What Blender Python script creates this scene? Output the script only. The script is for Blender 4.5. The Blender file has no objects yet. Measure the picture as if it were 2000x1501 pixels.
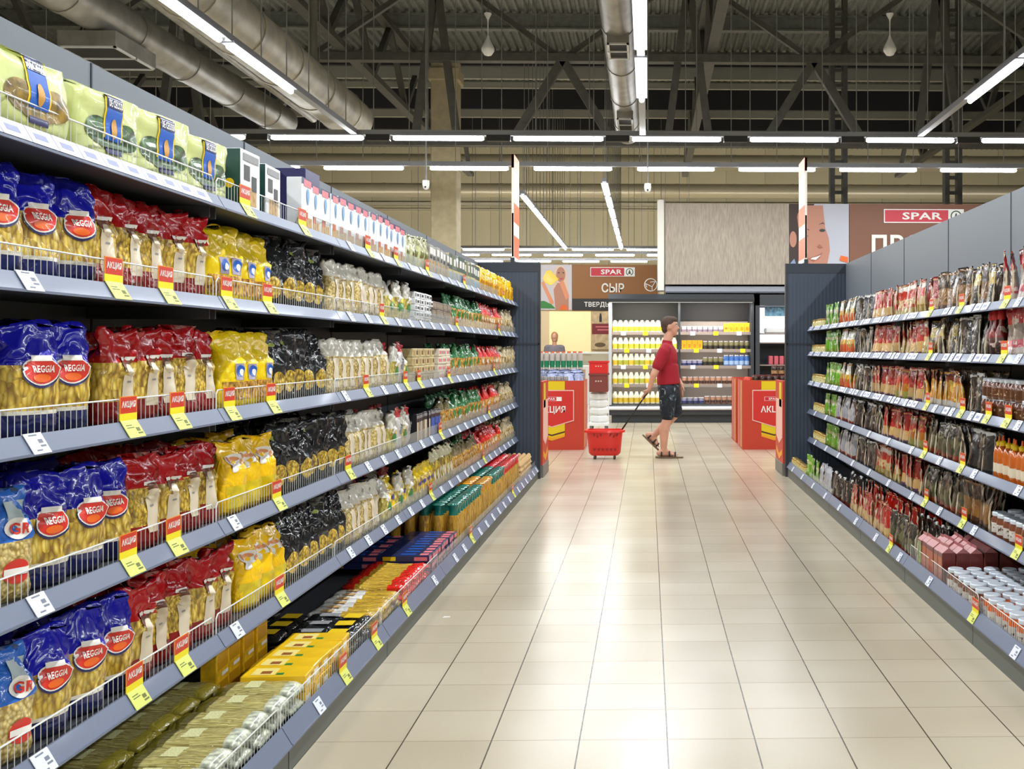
import bpy, math, random
from mathutils import Vector, Matrix
PI = math.pi
S = bpy.context.scene
COL = S.collection
random.seed(7)

# ---------------------------------------------------------------- camera
F, PX0, PY0, H = 2046.0, 1310.0, 682.0, 1.335          # focal length and principal point in pixels of the 2000x1501 frame, eye height
YAW = math.atan((PX0 - 1265.0) / F)
CS, SN = math.cos(YAW), math.sin(YAW)
cam = bpy.data.cameras.new('camera')
cam.sensor_fit = 'HORIZONTAL'
cam.sensor_width = 36.0
cam.lens = F / 2000.0 * 36.0
cam.shift_x = (1000.0 - PX0) / 2000.0
cam.shift_y = (PY0 - 750.5) / 2000.0
cam.clip_start, cam.clip_end = 0.05, 200.0
camo = bpy.data.objects.new('camera', cam)
COL.objects.link(camo)
camo.location = (0, 0, H)
camo.rotation_euler = (PI / 2, 0, -YAW)
S.camera = camo

# ---------------------------------------------------------------- light
EXPOSURE = 0.08
w = bpy.data.worlds.new('world')
S.world = w
w.use_nodes = True
w.node_tree.nodes['Background'].inputs[0].default_value = (0.75, 0.82, 0.9, 1)
w.node_tree.nodes['Background'].inputs[1].default_value = 0.25
S.view_settings.view_transform = 'Standard'
S.view_settings.look = 'None'
S.view_settings.exposure = EXPOSURE
S.view_settings.gamma = 1.0
S.view_settings.use_curve_mapping = False


def area(name, loc, sx, sy, power, col=(1, 1, 1), rot=(0, 0, 0), spread=PI):
    l = bpy.data.lights.new(name, 'AREA')
    l.shape = 'RECTANGLE'
    l.size, l.size_y, l.energy, l.color, l.spread = sx, sy, power, col, spread
    o = bpy.data.objects.new(name, l)
    COL.objects.link(o)
    o.location, o.rotation_euler = loc, rot
    return o


ZL = 4.3                                               # height of the lamp tubes
COOL = (0.93, 0.97, 1.0)
TRUNKS = ((-4.1, -4.0, 13.4), (-0.07, -4.0, 13.4), (3.85, -4.0, 13.4), (-8.0, -4.0, 13.4), (7.8, -4.0, 13.4))
for (x, y0, y1) in TRUNKS:                             # the light of the long lamp lines over the aisles
    n = 3
    for k in range(n):
        L = (y1 - y0) / n
        area('aisle_lamp_light', (x, y0 + L * (k + 0.5), ZL - 0.04), 0.09, L * 0.92, 125, COOL)
for (y, n) in ((14.8, 3), (17.25, 3)):                 # the two cross lines
    for k in range(n):
        area('cross_lamp_light', (-6 + 6 * k, y, ZL - 0.03), 5.4, 0.09, 100, COOL)
for (x, y) in ((-3, 24), (-3, 31), (4, 31), (-10, 28), (-3, 36), (4, 36)):  # lamp lines of the hall beyond
    area('hall_lamp_and_fill', (x, y, ZL - 0.03), 5.0, 0.3, 170, (1.0, 0.97, 0.9))

for (x, y) in ((-3.2, 31.2), (-3.2, 33.1), (5, 33), (-11, 33), (12, 33)):  # added lights standing in for far lamps' sideways spill, brightening the far wall
    area('hall_lamp_and_fill', (x, y, ZL + 0.02), 7.5, 0.12, 95, (1.0, 0.98, 0.95), rot=(PI / 2 + 0.35, 0, 0))

# ---------------------------------------------------------------- picture to place
def ray(px, py):
    dx, dz = (px - PX0) / F, (PY0 - py) / F
    return CS * dx + SN, -SN * dx + CS, dz


def at(px, py, Y):
    a, b, c = ray(px, py)
    k = Y / b
    return Vector((a * k, Y, H + c * k))


def atx(px, py, X):
    a, b, c = ray(px, py)
    k = X / a
    return Vector((X, b * k, H + c * k))


def yfor(px, X):
    return atx(px, PY0, X).y


# ---------------------------------------------------------------- materials
def lin(c):
    return tuple(((v / 255.0) / 12.92 if v <= 10.3 else (((v / 255.0) + 0.055) / 1.055) ** 2.4) for v in c)


MATS = {}


def crease(t, strength, scale):
    """normal of crumpled film: sharp folds over soft bulges"""
    nz = t.n('ShaderNodeTexNoise', i_Scale=scale, i_Detail=1.5, i_Distortion=1.2)
    t.l(t.coords(rand=9.0, scale=(1, 1, 0.7)), nz.inputs['Vector'])
    a = t.n('ShaderNodeMath', operation='SUBTRACT')
    a.inputs[1].default_value = 0.5
    t.l(nz.outputs['Fac'], a.inputs[0])
    c = t.n('ShaderNodeMath', operation='ABSOLUTE')
    t.l(a.outputs[0], c.inputs[0])
    d = t.n('ShaderNodeMath', operation='MULTIPLY')
    d.inputs[1].default_value = 2.0
    t.l(c.outputs[0], d.inputs[0])
    bp = t.n('ShaderNodeBump', i_Strength=strength, i_Distance=0.012)
    t.l(d.outputs[0], bp.inputs['Height'])
    return bp.outputs[0]



class NT:
    def __init__(s, name):
        s.m = bpy.data.materials.new(name)
        s.m.use_nodes = True
        s.t = s.m.node_tree
        s.b = s.t.nodes['Principled BSDF']

    def n(s, typ, **kw):
        x = s.t.nodes.new(typ)
        for k, v in kw.items():
            if k.startswith('i_'):
                x.inputs[k[2:].replace('_', ' ')].default_value = v
            else:
                setattr(x, k, v)
        return x

    def l(s, a, b):
        s.t.links.new(a, b)

    def coords(s, kind='Object', scale=(1, 1, 1), rand=0.0):
        tc = s.n('ShaderNodeTexCoord')
        mp = s.n('ShaderNodeMapping')
        mp.inputs['Scale'].default_value = scale
        s.l(tc.outputs[kind], mp.inputs['Vector'])
        if rand:
            oi = s.n('ShaderNodeObjectInfo')
            mu = s.n('ShaderNodeMath', operation='MULTIPLY')
            mu.inputs[1].default_value = rand
            s.l(oi.outputs['Random'], mu.inputs[0])
            s.l(mu.outputs[0], mp.inputs['Location'])
        return mp.outputs['Vector']

    def ramp(s, stops, interp='LINEAR'):
        r = s.n('ShaderNodeValToRGB')
        r.color_ramp.interpolation = interp
        e = r.color_ramp.elements
        while len(e) < len(stops):
            e.new(0.5)
        for k, (p, c) in enumerate(stops):
            e[k].position = p
            e[k].color = (*lin(c), 1)
        return r

    def mix(s, fac, a, b, typ='MIX'):
        x = s.n('ShaderNodeMix', data_type='RGBA', blend_type=typ)
        for k, v in ((0, fac), (6, a), (7, b)):
            if hasattr(v, 'is_output'):
                s.l(v, x.inputs[k])
            else:
                x.inputs[k].default_value = v if k == 0 else (*lin(v), 1)
        return x.outputs[2]


def M(name, c=(128, 128, 128), rough=0.5, metal=0.0, coat=0.0, emit=0.0, alpha=1.0, spec=0.5, noise=0.0, nscale=8.0, bump=0.0, bscale=30.0, vary=0.0, ec=None):
    if name in MATS:
        return MATS[name]
    t = NT(name)
    b = t.b
    b.inputs['Base Color'].default_value = (*lin(c), 1)
    b.inputs['Roughness'].default_value = rough
    b.inputs['Metallic'].default_value = metal
    b.inputs['Coat Weight'].default_value = coat
    b.inputs['Coat Roughness'].default_value = 0.07
    b.inputs['Specular IOR Level'].default_value = spec
    b.inputs['Alpha'].default_value = alpha
    if emit:
        b.inputs['Emission Color'].default_value = (*lin(ec or c), 1)
        b.inputs['Emission Strength'].default_value = emit
    if noise:
        nz = t.n('ShaderNodeTexNoise', i_Scale=nscale, i_Detail=4.0)
        t.l(t.coords(), nz.inputs['Vector'])
        lo = tuple(max(0, v * (1 - noise)) for v in c)
        hi = tuple(min(255, v * (1 + noise)) for v in c)
        r = t.ramp([(0.3, lo), (0.7, hi)])
        t.l(nz.outputs['Fac'], r.inputs[0])
        t.l(r.outputs[0], b.inputs['Base Color'])
    if bump:
        bp = crease(t, bump, bscale)
        t.l(bp, b.inputs['Normal'])
        t.l(bp, b.inputs['Coat Normal'])
    if vary:
        oi = t.n('ShaderNodeObjectInfo')
        hs = t.n('ShaderNodeHueSaturation')
        mr = t.n('ShaderNodeMapRange')
        mr.inputs['To Min'].default_value, mr.inputs['To Max'].default_value = 1 - vary, 1 + vary
        t.l(oi.outputs['Random'], mr.inputs['Value'])
        t.l(mr.outputs[0], hs.inputs['Value'])
        hs.inputs['Color'].default_value = (*lin(c), 1)
        t.l(hs.outputs[0], b.inputs['Base Color'])
    MATS[name] = t.m
    return t.m


def film(name, c, vary=0.12, bump=0.55, rough=0.3):
    """printed glossy crumpled plastic film"""
    return M(name, c, rough=rough * 0.75, coat=0.6, bump=bump, bscale=16.0, vary=vary, spec=0.3)


def pasta(name, dark, mid, light, scale=55.0, stretch=(1, 1, 0.45)):
    """dry pasta seen through a clear glossy film"""
    if name in MATS:
        return MATS[name]
    t = NT(name)
    dn = t.n('ShaderNodeTexNoise', i_Scale=26.0, i_Detail=0.0)
    t.l(t.coords(rand=7.0), dn.inputs['Vector'])
    pick = t.n('ShaderNodeMath', operation='GREATER_THAN')
    pick.inputs[1].default_value = 0.5
    t.l(dn.outputs['Fac'], pick.inputs[0])
    vs = []
    for ang in (0.7, -0.9):                            # pieces lying in two directions
        mp = t.n('ShaderNodeMapping')
        mp.inputs['Rotation'].default_value = (0.3, ang, 0.2)
        mp.inputs['Scale'].default_value = stretch
        t.l(t.coords(rand=7.0), mp.inputs['Vector'])
        vs.append(mp.outputs[0])
    mx = t.n('ShaderNodeMix', data_type='VECTOR')
    t.l(pick.outputs[0], mx.inputs[0])
    t.l(vs[0], mx.inputs[4])
    t.l(vs[1], mx.inputs[5])
    vo = t.n('ShaderNodeTexVoronoi', i_Scale=scale)
    t.l(mx.outputs[1], vo.inputs['Vector'])
    r = t.ramp([(0.0, light), (0.4, mid), (0.8, dark)])
    t.l(vo.outputs['Distance'], r.inputs[0])
    hs = t.n('ShaderNodeHueSaturation')
    sp = t.n('ShaderNodeSeparateColor')
    t.l(vo.outputs['Color'], sp.inputs[0])
    mr = t.n('ShaderNodeMapRange')
    mr.inputs['To Min'].default_value, mr.inputs['To Max'].default_value = 0.7, 1.2
    t.l(sp.outputs[0], mr.inputs['Value'])
    t.l(mr.outputs[0], hs.inputs['Value'])
    t.l(r.outputs[0], hs.inputs['Color'])
    t.l(hs.outputs[0], t.b.inputs['Base Color'])
    t.b.inputs['Roughness'].default_value = 0.5
    t.b.inputs['Coat Weight'].default_value = 0.8
    t.b.inputs['Coat Roughness'].default_value = 0.1
    bp = t.n('ShaderNodeBump', i_Strength=0.6, i_Distance=0.004, invert=True)
    t.l(vo.outputs['Distance'], bp.inputs['Height'])
    t.l(bp.outputs[0], t.b.inputs['Normal'])
    t.l(crease(t, 0.7, 15.0), t.b.inputs['Coat Normal'])
    MATS[name] = t.m
    return t.m


def printed(name, bands, blot=None, bamt=0.5, bscale=22.0, rough=0.3, coat=0.6, vary=0.25, zr=(0.25, 0.8)):
    """printed pack: colour bands over the height, with a blotchy picture between the heights zr"""
    if name in MATS:
        return MATS[name]
    t = NT(name)
    tc = t.n('ShaderNodeTexCoord')
    sx = t.n('ShaderNodeSeparateXYZ')
    t.l(tc.outputs['Generated'], sx.inputs[0])
    nz = t.n('ShaderNodeTexNoise', i_Scale=bscale, i_Detail=3.0)
    t.l(t.coords(rand=11.0), nz.inputs['Vector'])
    wob = t.n('ShaderNodeMath', operation='MULTIPLY_ADD')
    wob.inputs[1].default_value = 0.10
    t.l(nz.outputs['Fac'], wob.inputs[0])
    sub = t.n('ShaderNodeMath', operation='SUBTRACT')
    sub.inputs[1].default_value = 0.05
    t.l(sx.outputs[2], sub.inputs[0])
    t.l(sub.outputs[0], wob.inputs[2])
    r = t.ramp(bands, 'CONSTANT')
    t.l(wob.outputs[0], r.inputs[0])
    col = r.outputs[0]
    if blot:
        g = t.n('ShaderNodeMath', operation='GREATER_THAN')
        g.inputs[1].default_value = 1 - bamt
        t.l(nz.outputs['Fac'], g.inputs[0])
        a = t.n('ShaderNodeMath', operation='GREATER_THAN')
        a.inputs[1].default_value = zr[0]
        b = t.n('ShaderNodeMath', operation='LESS_THAN')
        b.inputs[1].default_value = zr[1]
        t.l(sx.outputs[2], a.inputs[0])
        t.l(sx.outputs[2], b.inputs[0])
        m1 = t.n('ShaderNodeMath', operation='MULTIPLY')
        m2 = t.n('ShaderNodeMath', operation='MULTIPLY')
        t.l(a.outputs[0], m1.inputs[0])
        t.l(b.outputs[0], m1.inputs[1])
        t.l(m1.outputs[0], m2.inputs[0])
        t.l(g.outputs[0], m2.inputs[1])
        col = t.mix(m2.outputs[0], col, blot)
    oi = t.n('ShaderNodeObjectInfo')
    hs = t.n('ShaderNodeHueSaturation')
    mr = t.n('ShaderNodeMapRange')
    mr.inputs['To Min'].default_value, mr.inputs['To Max'].default_value = (1 - vary) * 0.74, (1 + vary) * 0.74
    hs.inputs['Saturation'].default_value = 1.15
    t.l(oi.outputs['Random'], mr.inputs['Value'])
    t.l(mr.outputs[0], hs.inputs['Value'])
    t.l(col, hs.inputs['Color'])
    t.l(hs.outputs[0], t.b.inputs['Base Color'])
    t.b.inputs['Roughness'].default_value = rough
    t.b.inputs['Coat Weight'].default_value = coat
    t.b.inputs['Coat Roughness'].default_value = 0.07
    bp = crease(t, 0.45, 16.0)
    t.l(bp, t.b.inputs['Normal'])
    t.l(bp, t.b.inputs['Coat Normal'])
    MATS[name] = t.m
    return t.m


# ---------------------------------------------------------------- meshes
class MB:
    def __init__(s):
        s.v, s.f, s.m = [], [], []

    def add(s, vs, fs, mi=0):
        o = len(s.v)
        s.v += [tuple(x) for x in vs]
        s.f += [tuple(i + o for i in f) for f in fs]
        s.m += [mi] * len(fs)
        return s

    def box(s, x0, x1, y0, y1, z0, z1, mi=0):
        v = [(x, y, z) for z in (z0, z1) for y in (y0, y1) for x in (x0, x1)]
        return s.add(v, [(0, 2, 3, 1), (4, 5, 7, 6), (0, 1, 5, 4), (2, 6, 7, 3), (0, 4, 6, 2), (1, 3, 7, 5)], mi)

    def cbox(s, x0, x1, y0, y1, z0, z1, c=0.005, mi=0):
        """box with chamfered edges"""
        vs, idx = [], {}
        X, Y, Z = (x0, x1), (y0, y1), (z0, z1)
        for i in (0, 1):
            for j in (0, 1):
                for k in (0, 1):
                    sx, sy, sz = (1, -1)[i], (1, -1)[j], (1, -1)[k]
                    for a in range(3):
                        p = [X[i] + (sx * c if a != 0 else 0), Y[j] + (sy * c if a != 1 else 0), Z[k] + (sz * c if a != 2 else 0)]
                        idx[(i, j, k, a)] = len(vs)
                        vs.append(p)
        fs = []
        for i in (0, 1):
            q = [idx[(i, j, k, 0)] for (j, k) in ((0, 0), (1, 0), (1, 1), (0, 1))]
            fs.append(q if i else q[::-1])
            q = [idx[(j, i, k, 1)] for (j, k) in ((0, 0), (1, 0), (1, 1), (0, 1))]
            fs.append(q[::-1] if i else q)
            q = [idx[(j, k, i, 2)] for (j, k) in ((0, 0), (1, 0), (1, 1), (0, 1))]
            fs.append(q if i else q[::-1])
        for i in (0, 1):
            for j in (0, 1):
                fs.append([idx[(i, j, 0, 0)], idx[(i, j, 0, 1)], idx[(i, j, 1, 1)], idx[(i, j, 1, 0)]])
                fs.append([idx[(i, 0, j, 0)], idx[(i, 0, j, 2)], idx[(i, 1, j, 2)], idx[(i, 1, j, 0)]])
                fs.append([idx[(0, i, j, 1)], idx[(0, i, j, 2)], idx[(1, i, j, 2)], idx[(1, i, j, 1)]])
                for k in (0, 1):
                    fs.append([idx[(i, j, k, a)] for a in range(3)])
        return s.add(vs, fs, mi)

    def beam(s, p, q, w, h, mi=0, up=(0, 0, 1)):
        """bar of section w x h from p to q"""
        p, q = Vector(p), Vector(q)
        d = (q - p).normalized()
        u = Vector(up)
        if abs(d.dot(u)) > 0.99:
            u = Vector((1, 0, 0))
        a = d.cross(u).normalized() * (w / 2)
        b = a.cross(d).normalized() * (h / 2)
        v = [p - a - b, p + a - b, p + a + b, p - a + b, q - a - b, q + a - b, q + a + b, q - a + b]
        return s.add(v, [(3, 2, 1, 0), (4, 5, 6, 7), (0, 1, 5, 4), (1, 2, 6, 5), (2, 3, 7, 6), (3, 0, 4, 7)], mi)

    def tube(s, pts, r, n=8, mi=0, cap=True):
        pts = [Vector(p) for p in pts]
        rs = r if isinstance(r, (list, tuple)) else [r] * len(pts)
        vs, fs = [], []
        ref = None
        for i, p in enumerate(pts):
            d = (pts[min(i + 1, len(pts) - 1)] - pts[max(i - 1, 0)]).normalized()
            if ref is None:
                ref = Vector((0, 0, 1)) if abs(d.z) < 0.9 else Vector((1, 0, 0))
            a = d.cross(ref).normalized()
            b = a.cross(d).normalized()
            ref = b
            for k in range(n):
                t = 2 * PI * k / n
                vs.append(p + a * (math.cos(t) * rs[i]) + b * (math.sin(t) * rs[i]))
        for i in range(len(pts) - 1):
            for k in range(n):
                k2 = (k + 1) % n
                fs.append((i * n + k, i * n + k2, (i + 1) * n + k2, (i + 1) * n + k))
        if cap:
            fs.append(tuple(range(n - 1, -1, -1)))
            fs.append(tuple((len(pts) - 1) * n + k for k in range(n)))
        return s.add(vs, fs, mi)

    def lathe(s, prof, n=16, c=(0, 0, 0), mi=0, cap=True):
        vs, fs = [], []
        for (r, z) in prof:
            for k in range(n):
                t = 2 * PI * k / n
                vs.append((c[0] + r * math.cos(t), c[1] + r * math.sin(t), c[2] + z))
        for i in range(len(prof) - 1):
            for k in range(n):
                k2 = (k + 1) % n
                fs.append((i * n + k, i * n + k2, (i + 1) * n + k2, (i + 1) * n + k))
        if cap:
            fs.append(tuple(range(n - 1, -1, -1)))
            fs.append(tuple((len(prof) - 1) * n + k for k in range(n)))
        return s.add(vs, fs, mi)

    def ell(s, c, r, rot=None, nu=14, nv=10, mi=0):
        c = Vector(c)
        vs, fs = [], []
        R = rot if rot is not None else Matrix.Identity(3)
        for j in range(nv + 1):
            ph = -PI / 2 + PI * (0.02 + 0.96 * j / nv)
            for i in range(nu):
                t = 2 * PI * i / nu
                vs.append(c + R @ Vector((r[0] * math.cos(ph) * math.cos(t), r[1] * math.cos(ph) * math.sin(t), r[2] * math.sin(ph))))
        for j in range(nv):
            for i in range(nu):
                i2 = (i + 1) % nu
                fs.append((j * nu + i, j * nu + i2, (j + 1) * nu + i2, (j + 1) * nu + i))
        fs.append(tuple(range(nu - 1, -1, -1)))
        fs.append(tuple(nv * nu + i for i in range(nu)))
        return s.add(vs, fs, mi)

    def cap(s, p, q, r0, r1, n=14):
        """tapered limb with round ends"""
        p, q = Vector(p), Vector(q)
        d = (q - p)
        L = d.length
        d /= L
        pts, rs = [], []
        for a in (-80, -50, -20):
            t = math.radians(a)
            pts.append(p + d * (r0 * math.sin(t)))
            rs.append(r0 * math.cos(t))
        for k in range(5):
            pts.append(p + d * (L * k / 4))
            rs.append(r0 + (r1 - r0) * k / 4)
        for a in (20, 50, 80):
            t = math.radians(a)
            pts.append(q + d * (r1 * math.sin(t)))
            rs.append(r1 * math.cos(t))
        return s.tube(pts, rs, n)

    def poly(s, pts, mi=0):
        return s.add(pts, [tuple(range(len(pts)))], mi)

    def slab(s, pts, d, mi=0):
        """flat outline given thickness: pts extruded by vector d"""
        n = len(pts)
        d = Vector(d)
        vs = [Vector(p) for p in pts] + [Vector(p) + d for p in pts]
        fs = [tuple(range(n)), tuple(range(2 * n - 1, n - 1, -1))]
        fs += [((k + 1) % n, k, n + k, n + (k + 1) % n) for k in range(n)]
        return s.add(vs, fs, mi)

    def mesh(s, name, mats, smooth=False):
        me = bpy.data.meshes.new(name)
        me.from_pydata(s.v, [], s.f)
        for m in (mats if isinstance(mats, (list, tuple)) else [mats]):
            me.materials.append(m)
        me.polygons.foreach_set('material_index', s.m)
        if smooth:
            me.polygons.foreach_set('use_smooth', [True] * len(s.f))
            me.update()
            if smooth is not True:
                me.set_sharp_from_angle(angle=math.radians(smooth))
        me.update()
        return me

    def obj(s, name, mats, parent=None, smooth=False, link=True):
        return mkobj(name, s.mesh(name, mats, smooth), parent, link)


PROTO = False                                          # while True, new objects are models to copy and are not linked


def mkobj(name, data, parent=None, link=True):
    o = bpy.data.objects.new(name, data)
    if parent:
        o.parent = parent
    if not PROTO and link:
        COL.objects.link(o)
    return o


def tag(o, label, cat, group=None, kind=None):
    if label:
        o['label'] = label
    if cat:
        o['category'] = cat
    if group:
        o['group'] = group
    if kind:
        o['kind'] = kind
    return o


def thing(name, label, cat, loc=(0, 0, 0), rz=0.0, group=None):
    o = mkobj(name, None)
    o.location = loc
    o.rotation_euler = (0, 0, rz)
    return tag(o, label, cat, group)


def struct(name, mb, m, smooth=False):
    o = mb.obj(name, m, smooth=smooth)
    o['kind'] = 'structure'
    return o


def copy_tree(o, parent=None):
    c = o.copy()
    COL.objects.link(c)
    if parent:
        c.parent = parent
        c.matrix_parent_inverse = o.matrix_parent_inverse.copy()
    for ch in KIDS.get(o.name, ()):
        copy_tree(ch, c)
    return c


KIDS = {}


def index_kids():
    KIDS.clear()
    for o in bpy.data.objects:
        if o.parent:
            KIDS.setdefault(o.parent.name, []).append(o)


TXT = {}


def text_mesh(txt, height, width=None, bold=0.03):
    """verts and faces of a line of writing, centred, in the xz plane facing -y"""
    s = (txt, bold)
    if s not in TXT:
        cu = bpy.data.curves.new('t', 'FONT')
        cu.body = txt
        cu.resolution_u = 2
        cu.offset = bold
        cu.space_character = 1.0 + bold * 2
        ob = bpy.data.objects.new('t', cu)
        COL.objects.link(ob)
        dg = bpy.context.evaluated_depsgraph_get()
        me = bpy.data.meshes.new_from_object(ob.evaluated_get(dg))
        TXT[s] = ([tuple(v.co) for v in me.vertices], [tuple(p.vertices) for p in me.polygons])
        bpy.data.objects.remove(ob)
        bpy.data.meshes.remove(me)
    v, f = TXT[s]
    x0, x1 = min(p[0] for p in v), max(p[0] for p in v)
    y0, y1 = min(p[1] for p in v), max(p[1] for p in v)
    sy = height / (y1 - y0)
    sx = width / (x1 - x0) if width else sy
    return [((p[0] - (x0 + x1) / 2) * sx, 0.0, (p[1] - (y0 + y1) / 2) * sy) for p in v], f


ORD = 'first second third fourth fifth sixth seventh eighth ninth tenth eleventh twelfth thirteenth fourteenth fifteenth sixteenth seventeenth eighteenth nineteenth'.split()
TENS = {2: ('twenty', 'twentieth'), 3: ('thirty', 'thirtieth'), 4: ('forty', 'fortieth'), 5: ('fifty', 'fiftieth'), 6: ('sixty', 'sixtieth'), 7: ('seventy', 'seventieth'), 8: ('eighty', 'eightieth'), 9: ('ninety', 'ninetieth')}


def ordinal(n):
    if n < 20:
        return ORD[n - 1]
    if n >= 100:
        return 'hundred-and-' + ordinal(n - 100) if n > 100 else 'hundredth'
    a, b = TENS[n // 10]
    return b if n % 10 == 0 else a + '-' + ORD[n % 10 - 1]
# ================================================================ the hall
def floor_mat():
    t = NT('floor_tiles')
    tc = t.n('ShaderNodeTexCoord')
    sp = t.n('ShaderNodeSeparateXYZ')
    t.l(tc.outputs['Object'], sp.inputs[0])

    def cell(out, off):
        a = t.n('ShaderNodeMath', operation='SUBTRACT')
        a.inputs[1].default_value = off
        t.l(out, a.inputs[0])
        d = t.n('ShaderNodeMath', operation='DIVIDE')
        d.inputs[1].default_value = 0.3
        t.l(a.outputs[0], d.inputs[0])
        fl = t.n('ShaderNodeMath', operation='FLOOR')
        t.l(d.outputs[0], fl.inputs[0])
        fr = t.n('ShaderNodeMath', operation='PINGPONG')
        fr.inputs[1].default_value = 0.5
        t.l(d.outputs[0], fr.inputs[0])
        return fl.outputs[0], fr.outputs[0]
    fx, gx = cell(sp.outputs[0], 0.067)
    fy, gy = cell(sp.outputs[1], 3.589)
    cv = t.n('ShaderNodeCombineXYZ')
    t.l(fx, cv.inputs[0])
    t.l(fy, cv.inputs[1])
    wn = t.n('ShaderNodeTexWhiteNoise')
    t.l(cv.outputs[0], wn.inputs['Vector'])
    base = t.ramp([(0.0, (192, 182, 161)), (0.5, (197, 187, 166)), (1.0, (202, 192, 171))])
    t.l(wn.outputs['Value'], base.inputs[0])
    nz = t.n('ShaderNodeTexNoise', i_Scale=1.3, i_Detail=1.5)
    t.l(tc.outputs['Object'], nz.inputs['Vector'])
    dirt = t.ramp([(0.25, (238, 234, 228)), (0.75, (255, 255, 255))])
    t.l(nz.outputs['Fac'], dirt.inputs[0])
    col = t.mix(1.0, base.outputs[0], dirt.outputs[0], 'MULTIPLY')

    def line(g, wdt):
        m = t.n('ShaderNodeMath', operation='LESS_THAN')
        m.inputs[1].default_value = wdt
        t.l(g, m.inputs[0])
        return m.outputs[0]
    c2 = t.mix(line(gy, 0.006), col, (140, 126, 104))  # cross grout coloured paler, standing in for its gloss at a grazing view
    c3 = t.mix(line(gx, 0.0085), c2, (72, 64, 52))
    t.l(c3, t.b.inputs['Base Color'])
    r = t.n('ShaderNodeMapRange')
    r.inputs['To Min'].default_value, r.inputs['To Max'].default_value = 0.2, 0.27
    t.l(nz.outputs['Fac'], r.inputs['Value'])
    t.l(r.outputs[0], t.b.inputs['Roughness'])
    # each tile lies a hair out of level, which breaks the reflections up
    nm = t.n('ShaderNodeVectorMath', operation='MULTIPLY_ADD')
    nm.inputs[1].default_value = (0.005, 0.005, 0)
    nm.inputs[2].default_value = (-0.0025, -0.0025, 1)
    t.l(wn.outputs['Color'], nm.inputs[0])
    no = t.n('ShaderNodeVectorMath', operation='NORMALIZE')
    t.l(nm.outputs[0], no.inputs[0])
    t.l(no.outputs[0], t.b.inputs['Normal'])
    return t.m


struct('floor', MB().box(-22, 22, -6, 41, -0.1, 0), floor_mat())


def wall_mat():
    t = NT('beige_cladding')
    w = t.n('ShaderNodeTexWave', bands_direction='X', i_Scale=0.21, i_Distortion=0.0)
    w.wave_profile = 'SAW'
    t.l(t.coords(), w.inputs['Vector'])
    r = t.ramp([(0.0, (80, 68, 48)), (0.012, (196, 186, 152)), (1.0, (204, 194, 160))])
    t.l(w.outputs['Fac'], r.inputs[0])
    t.l(r.outputs[0], t.b.inputs['Base Color'])
    t.b.inputs['Roughness'].default_value = 0.6
    return t.m


WALL = wall_mat()
struct('wall_front', MB().box(-22, 22, 40, 40.2, 0, 9.4), WALL)
struct('wall_left', MB().box(-22.2, -22, -6, 40.2, 0, 9.4), WALL)
struct('wall_right', MB().box(22, 22.2, -6, 40.2, 0, 9.4), WALL)
struct('wall_back', MB().box(-22, 22, -6.2, -6, 0, 9.4), WALL)
STEEL = M('grey_steel', (140, 143, 140), rough=0.5, noise=0.08)
DSTEEL = M('dark_steel', (88, 87, 82), rough=0.55, noise=0.08)
GALV = M('galvanised_sheet', (150, 147, 138), rough=0.38, metal=0.55, noise=0.1, nscale=5)
DECK = M('roof_deck', (146, 150, 146), rough=0.55, noise=0.08)
mb = MB()
x, pts = -22.0, []
while x < 22.01:
    pts += [(x, 9.0), (x + 0.06, 9.0), (x + 0.09, 9.07), (x + 0.17, 9.07)]
    x += 0.2
vs = [(a, y, b) for y in (-6, 41) for (a, b) in pts]
n = len(pts)
mb.add(vs, [(k, k + 1, n + k + 1, n + k) for k in range(n - 1)])
mb.box(-22, 22, -6, 41, 9.1, 9.2)
struct('ceiling', mb, DECK)
for k, y in enumerate((18.0, 21.0, 24.0, 27.0, 30.0, 33.0, 36.0)):
    mb = MB()
    mb.box(-22, 22, y - 0.09, y + 0.09, 8.62, 8.66).box(-22, 22, y - 0.09, y + 0.09, 8.94, 8.98).box(-22, 22, y - 0.012, y + 0.012, 8.62, 8.98)
    struct('beam_roof', mb, STEEL)
for X in (-12.4, -5.75, 1.22, 8.2):                    # the long roof trusses
    mb = MB()
    mb.box(X - 0.1, X + 0.1, -6, 34.2, 6.96, 7.08).box(X - 0.1, X + 0.1, -6, 34.2, 8.45, 8.6)
    for k in range(13):
        y = -5 + 3.0 * k
        mb.beam((X, y, 7.05), (X, y + 1.5, 8.5), 0.12, 0.12)
        mb.beam((X, y + 3.0, 7.05), (X, y + 1.5, 8.5), 0.12, 0.12)
    struct('beam_truss', mb, DSTEEL)
mb = MB()                                              # the cross truss at the pillars
mb.box(-20, 20, 19.9, 20.1, 5.2, 5.34).box(-20, 20, 19.9, 20.1, 6.8, 6.95)
for k in range(-4, 5):
    X = -1.62 + 4.8 * k
    for d in (-1, 1):
        mb.beam((X, 20, 6.85), (X + d * 0.95, 20, 5.3), 0.16, 0.14, up=(0, 1, 0))
        mb.beam((X + d * 2.4, 20, 8.4), (X + d * 2.0, 20, 5.3), 0.14, 0.12, up=(0, 1, 0))
        mb.beam((X, 20, 6.85), (X + d * 2.2, 20.3, 8.5), 0.1, 0.1, up=(0, 1, 0))
struct('beam_cross_truss', mb, DSTEEL)
mb = MB()
zc = lambda py, Y: H + (682 - py) * Y / F              # height seen at picture row py, Y metres off
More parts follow.
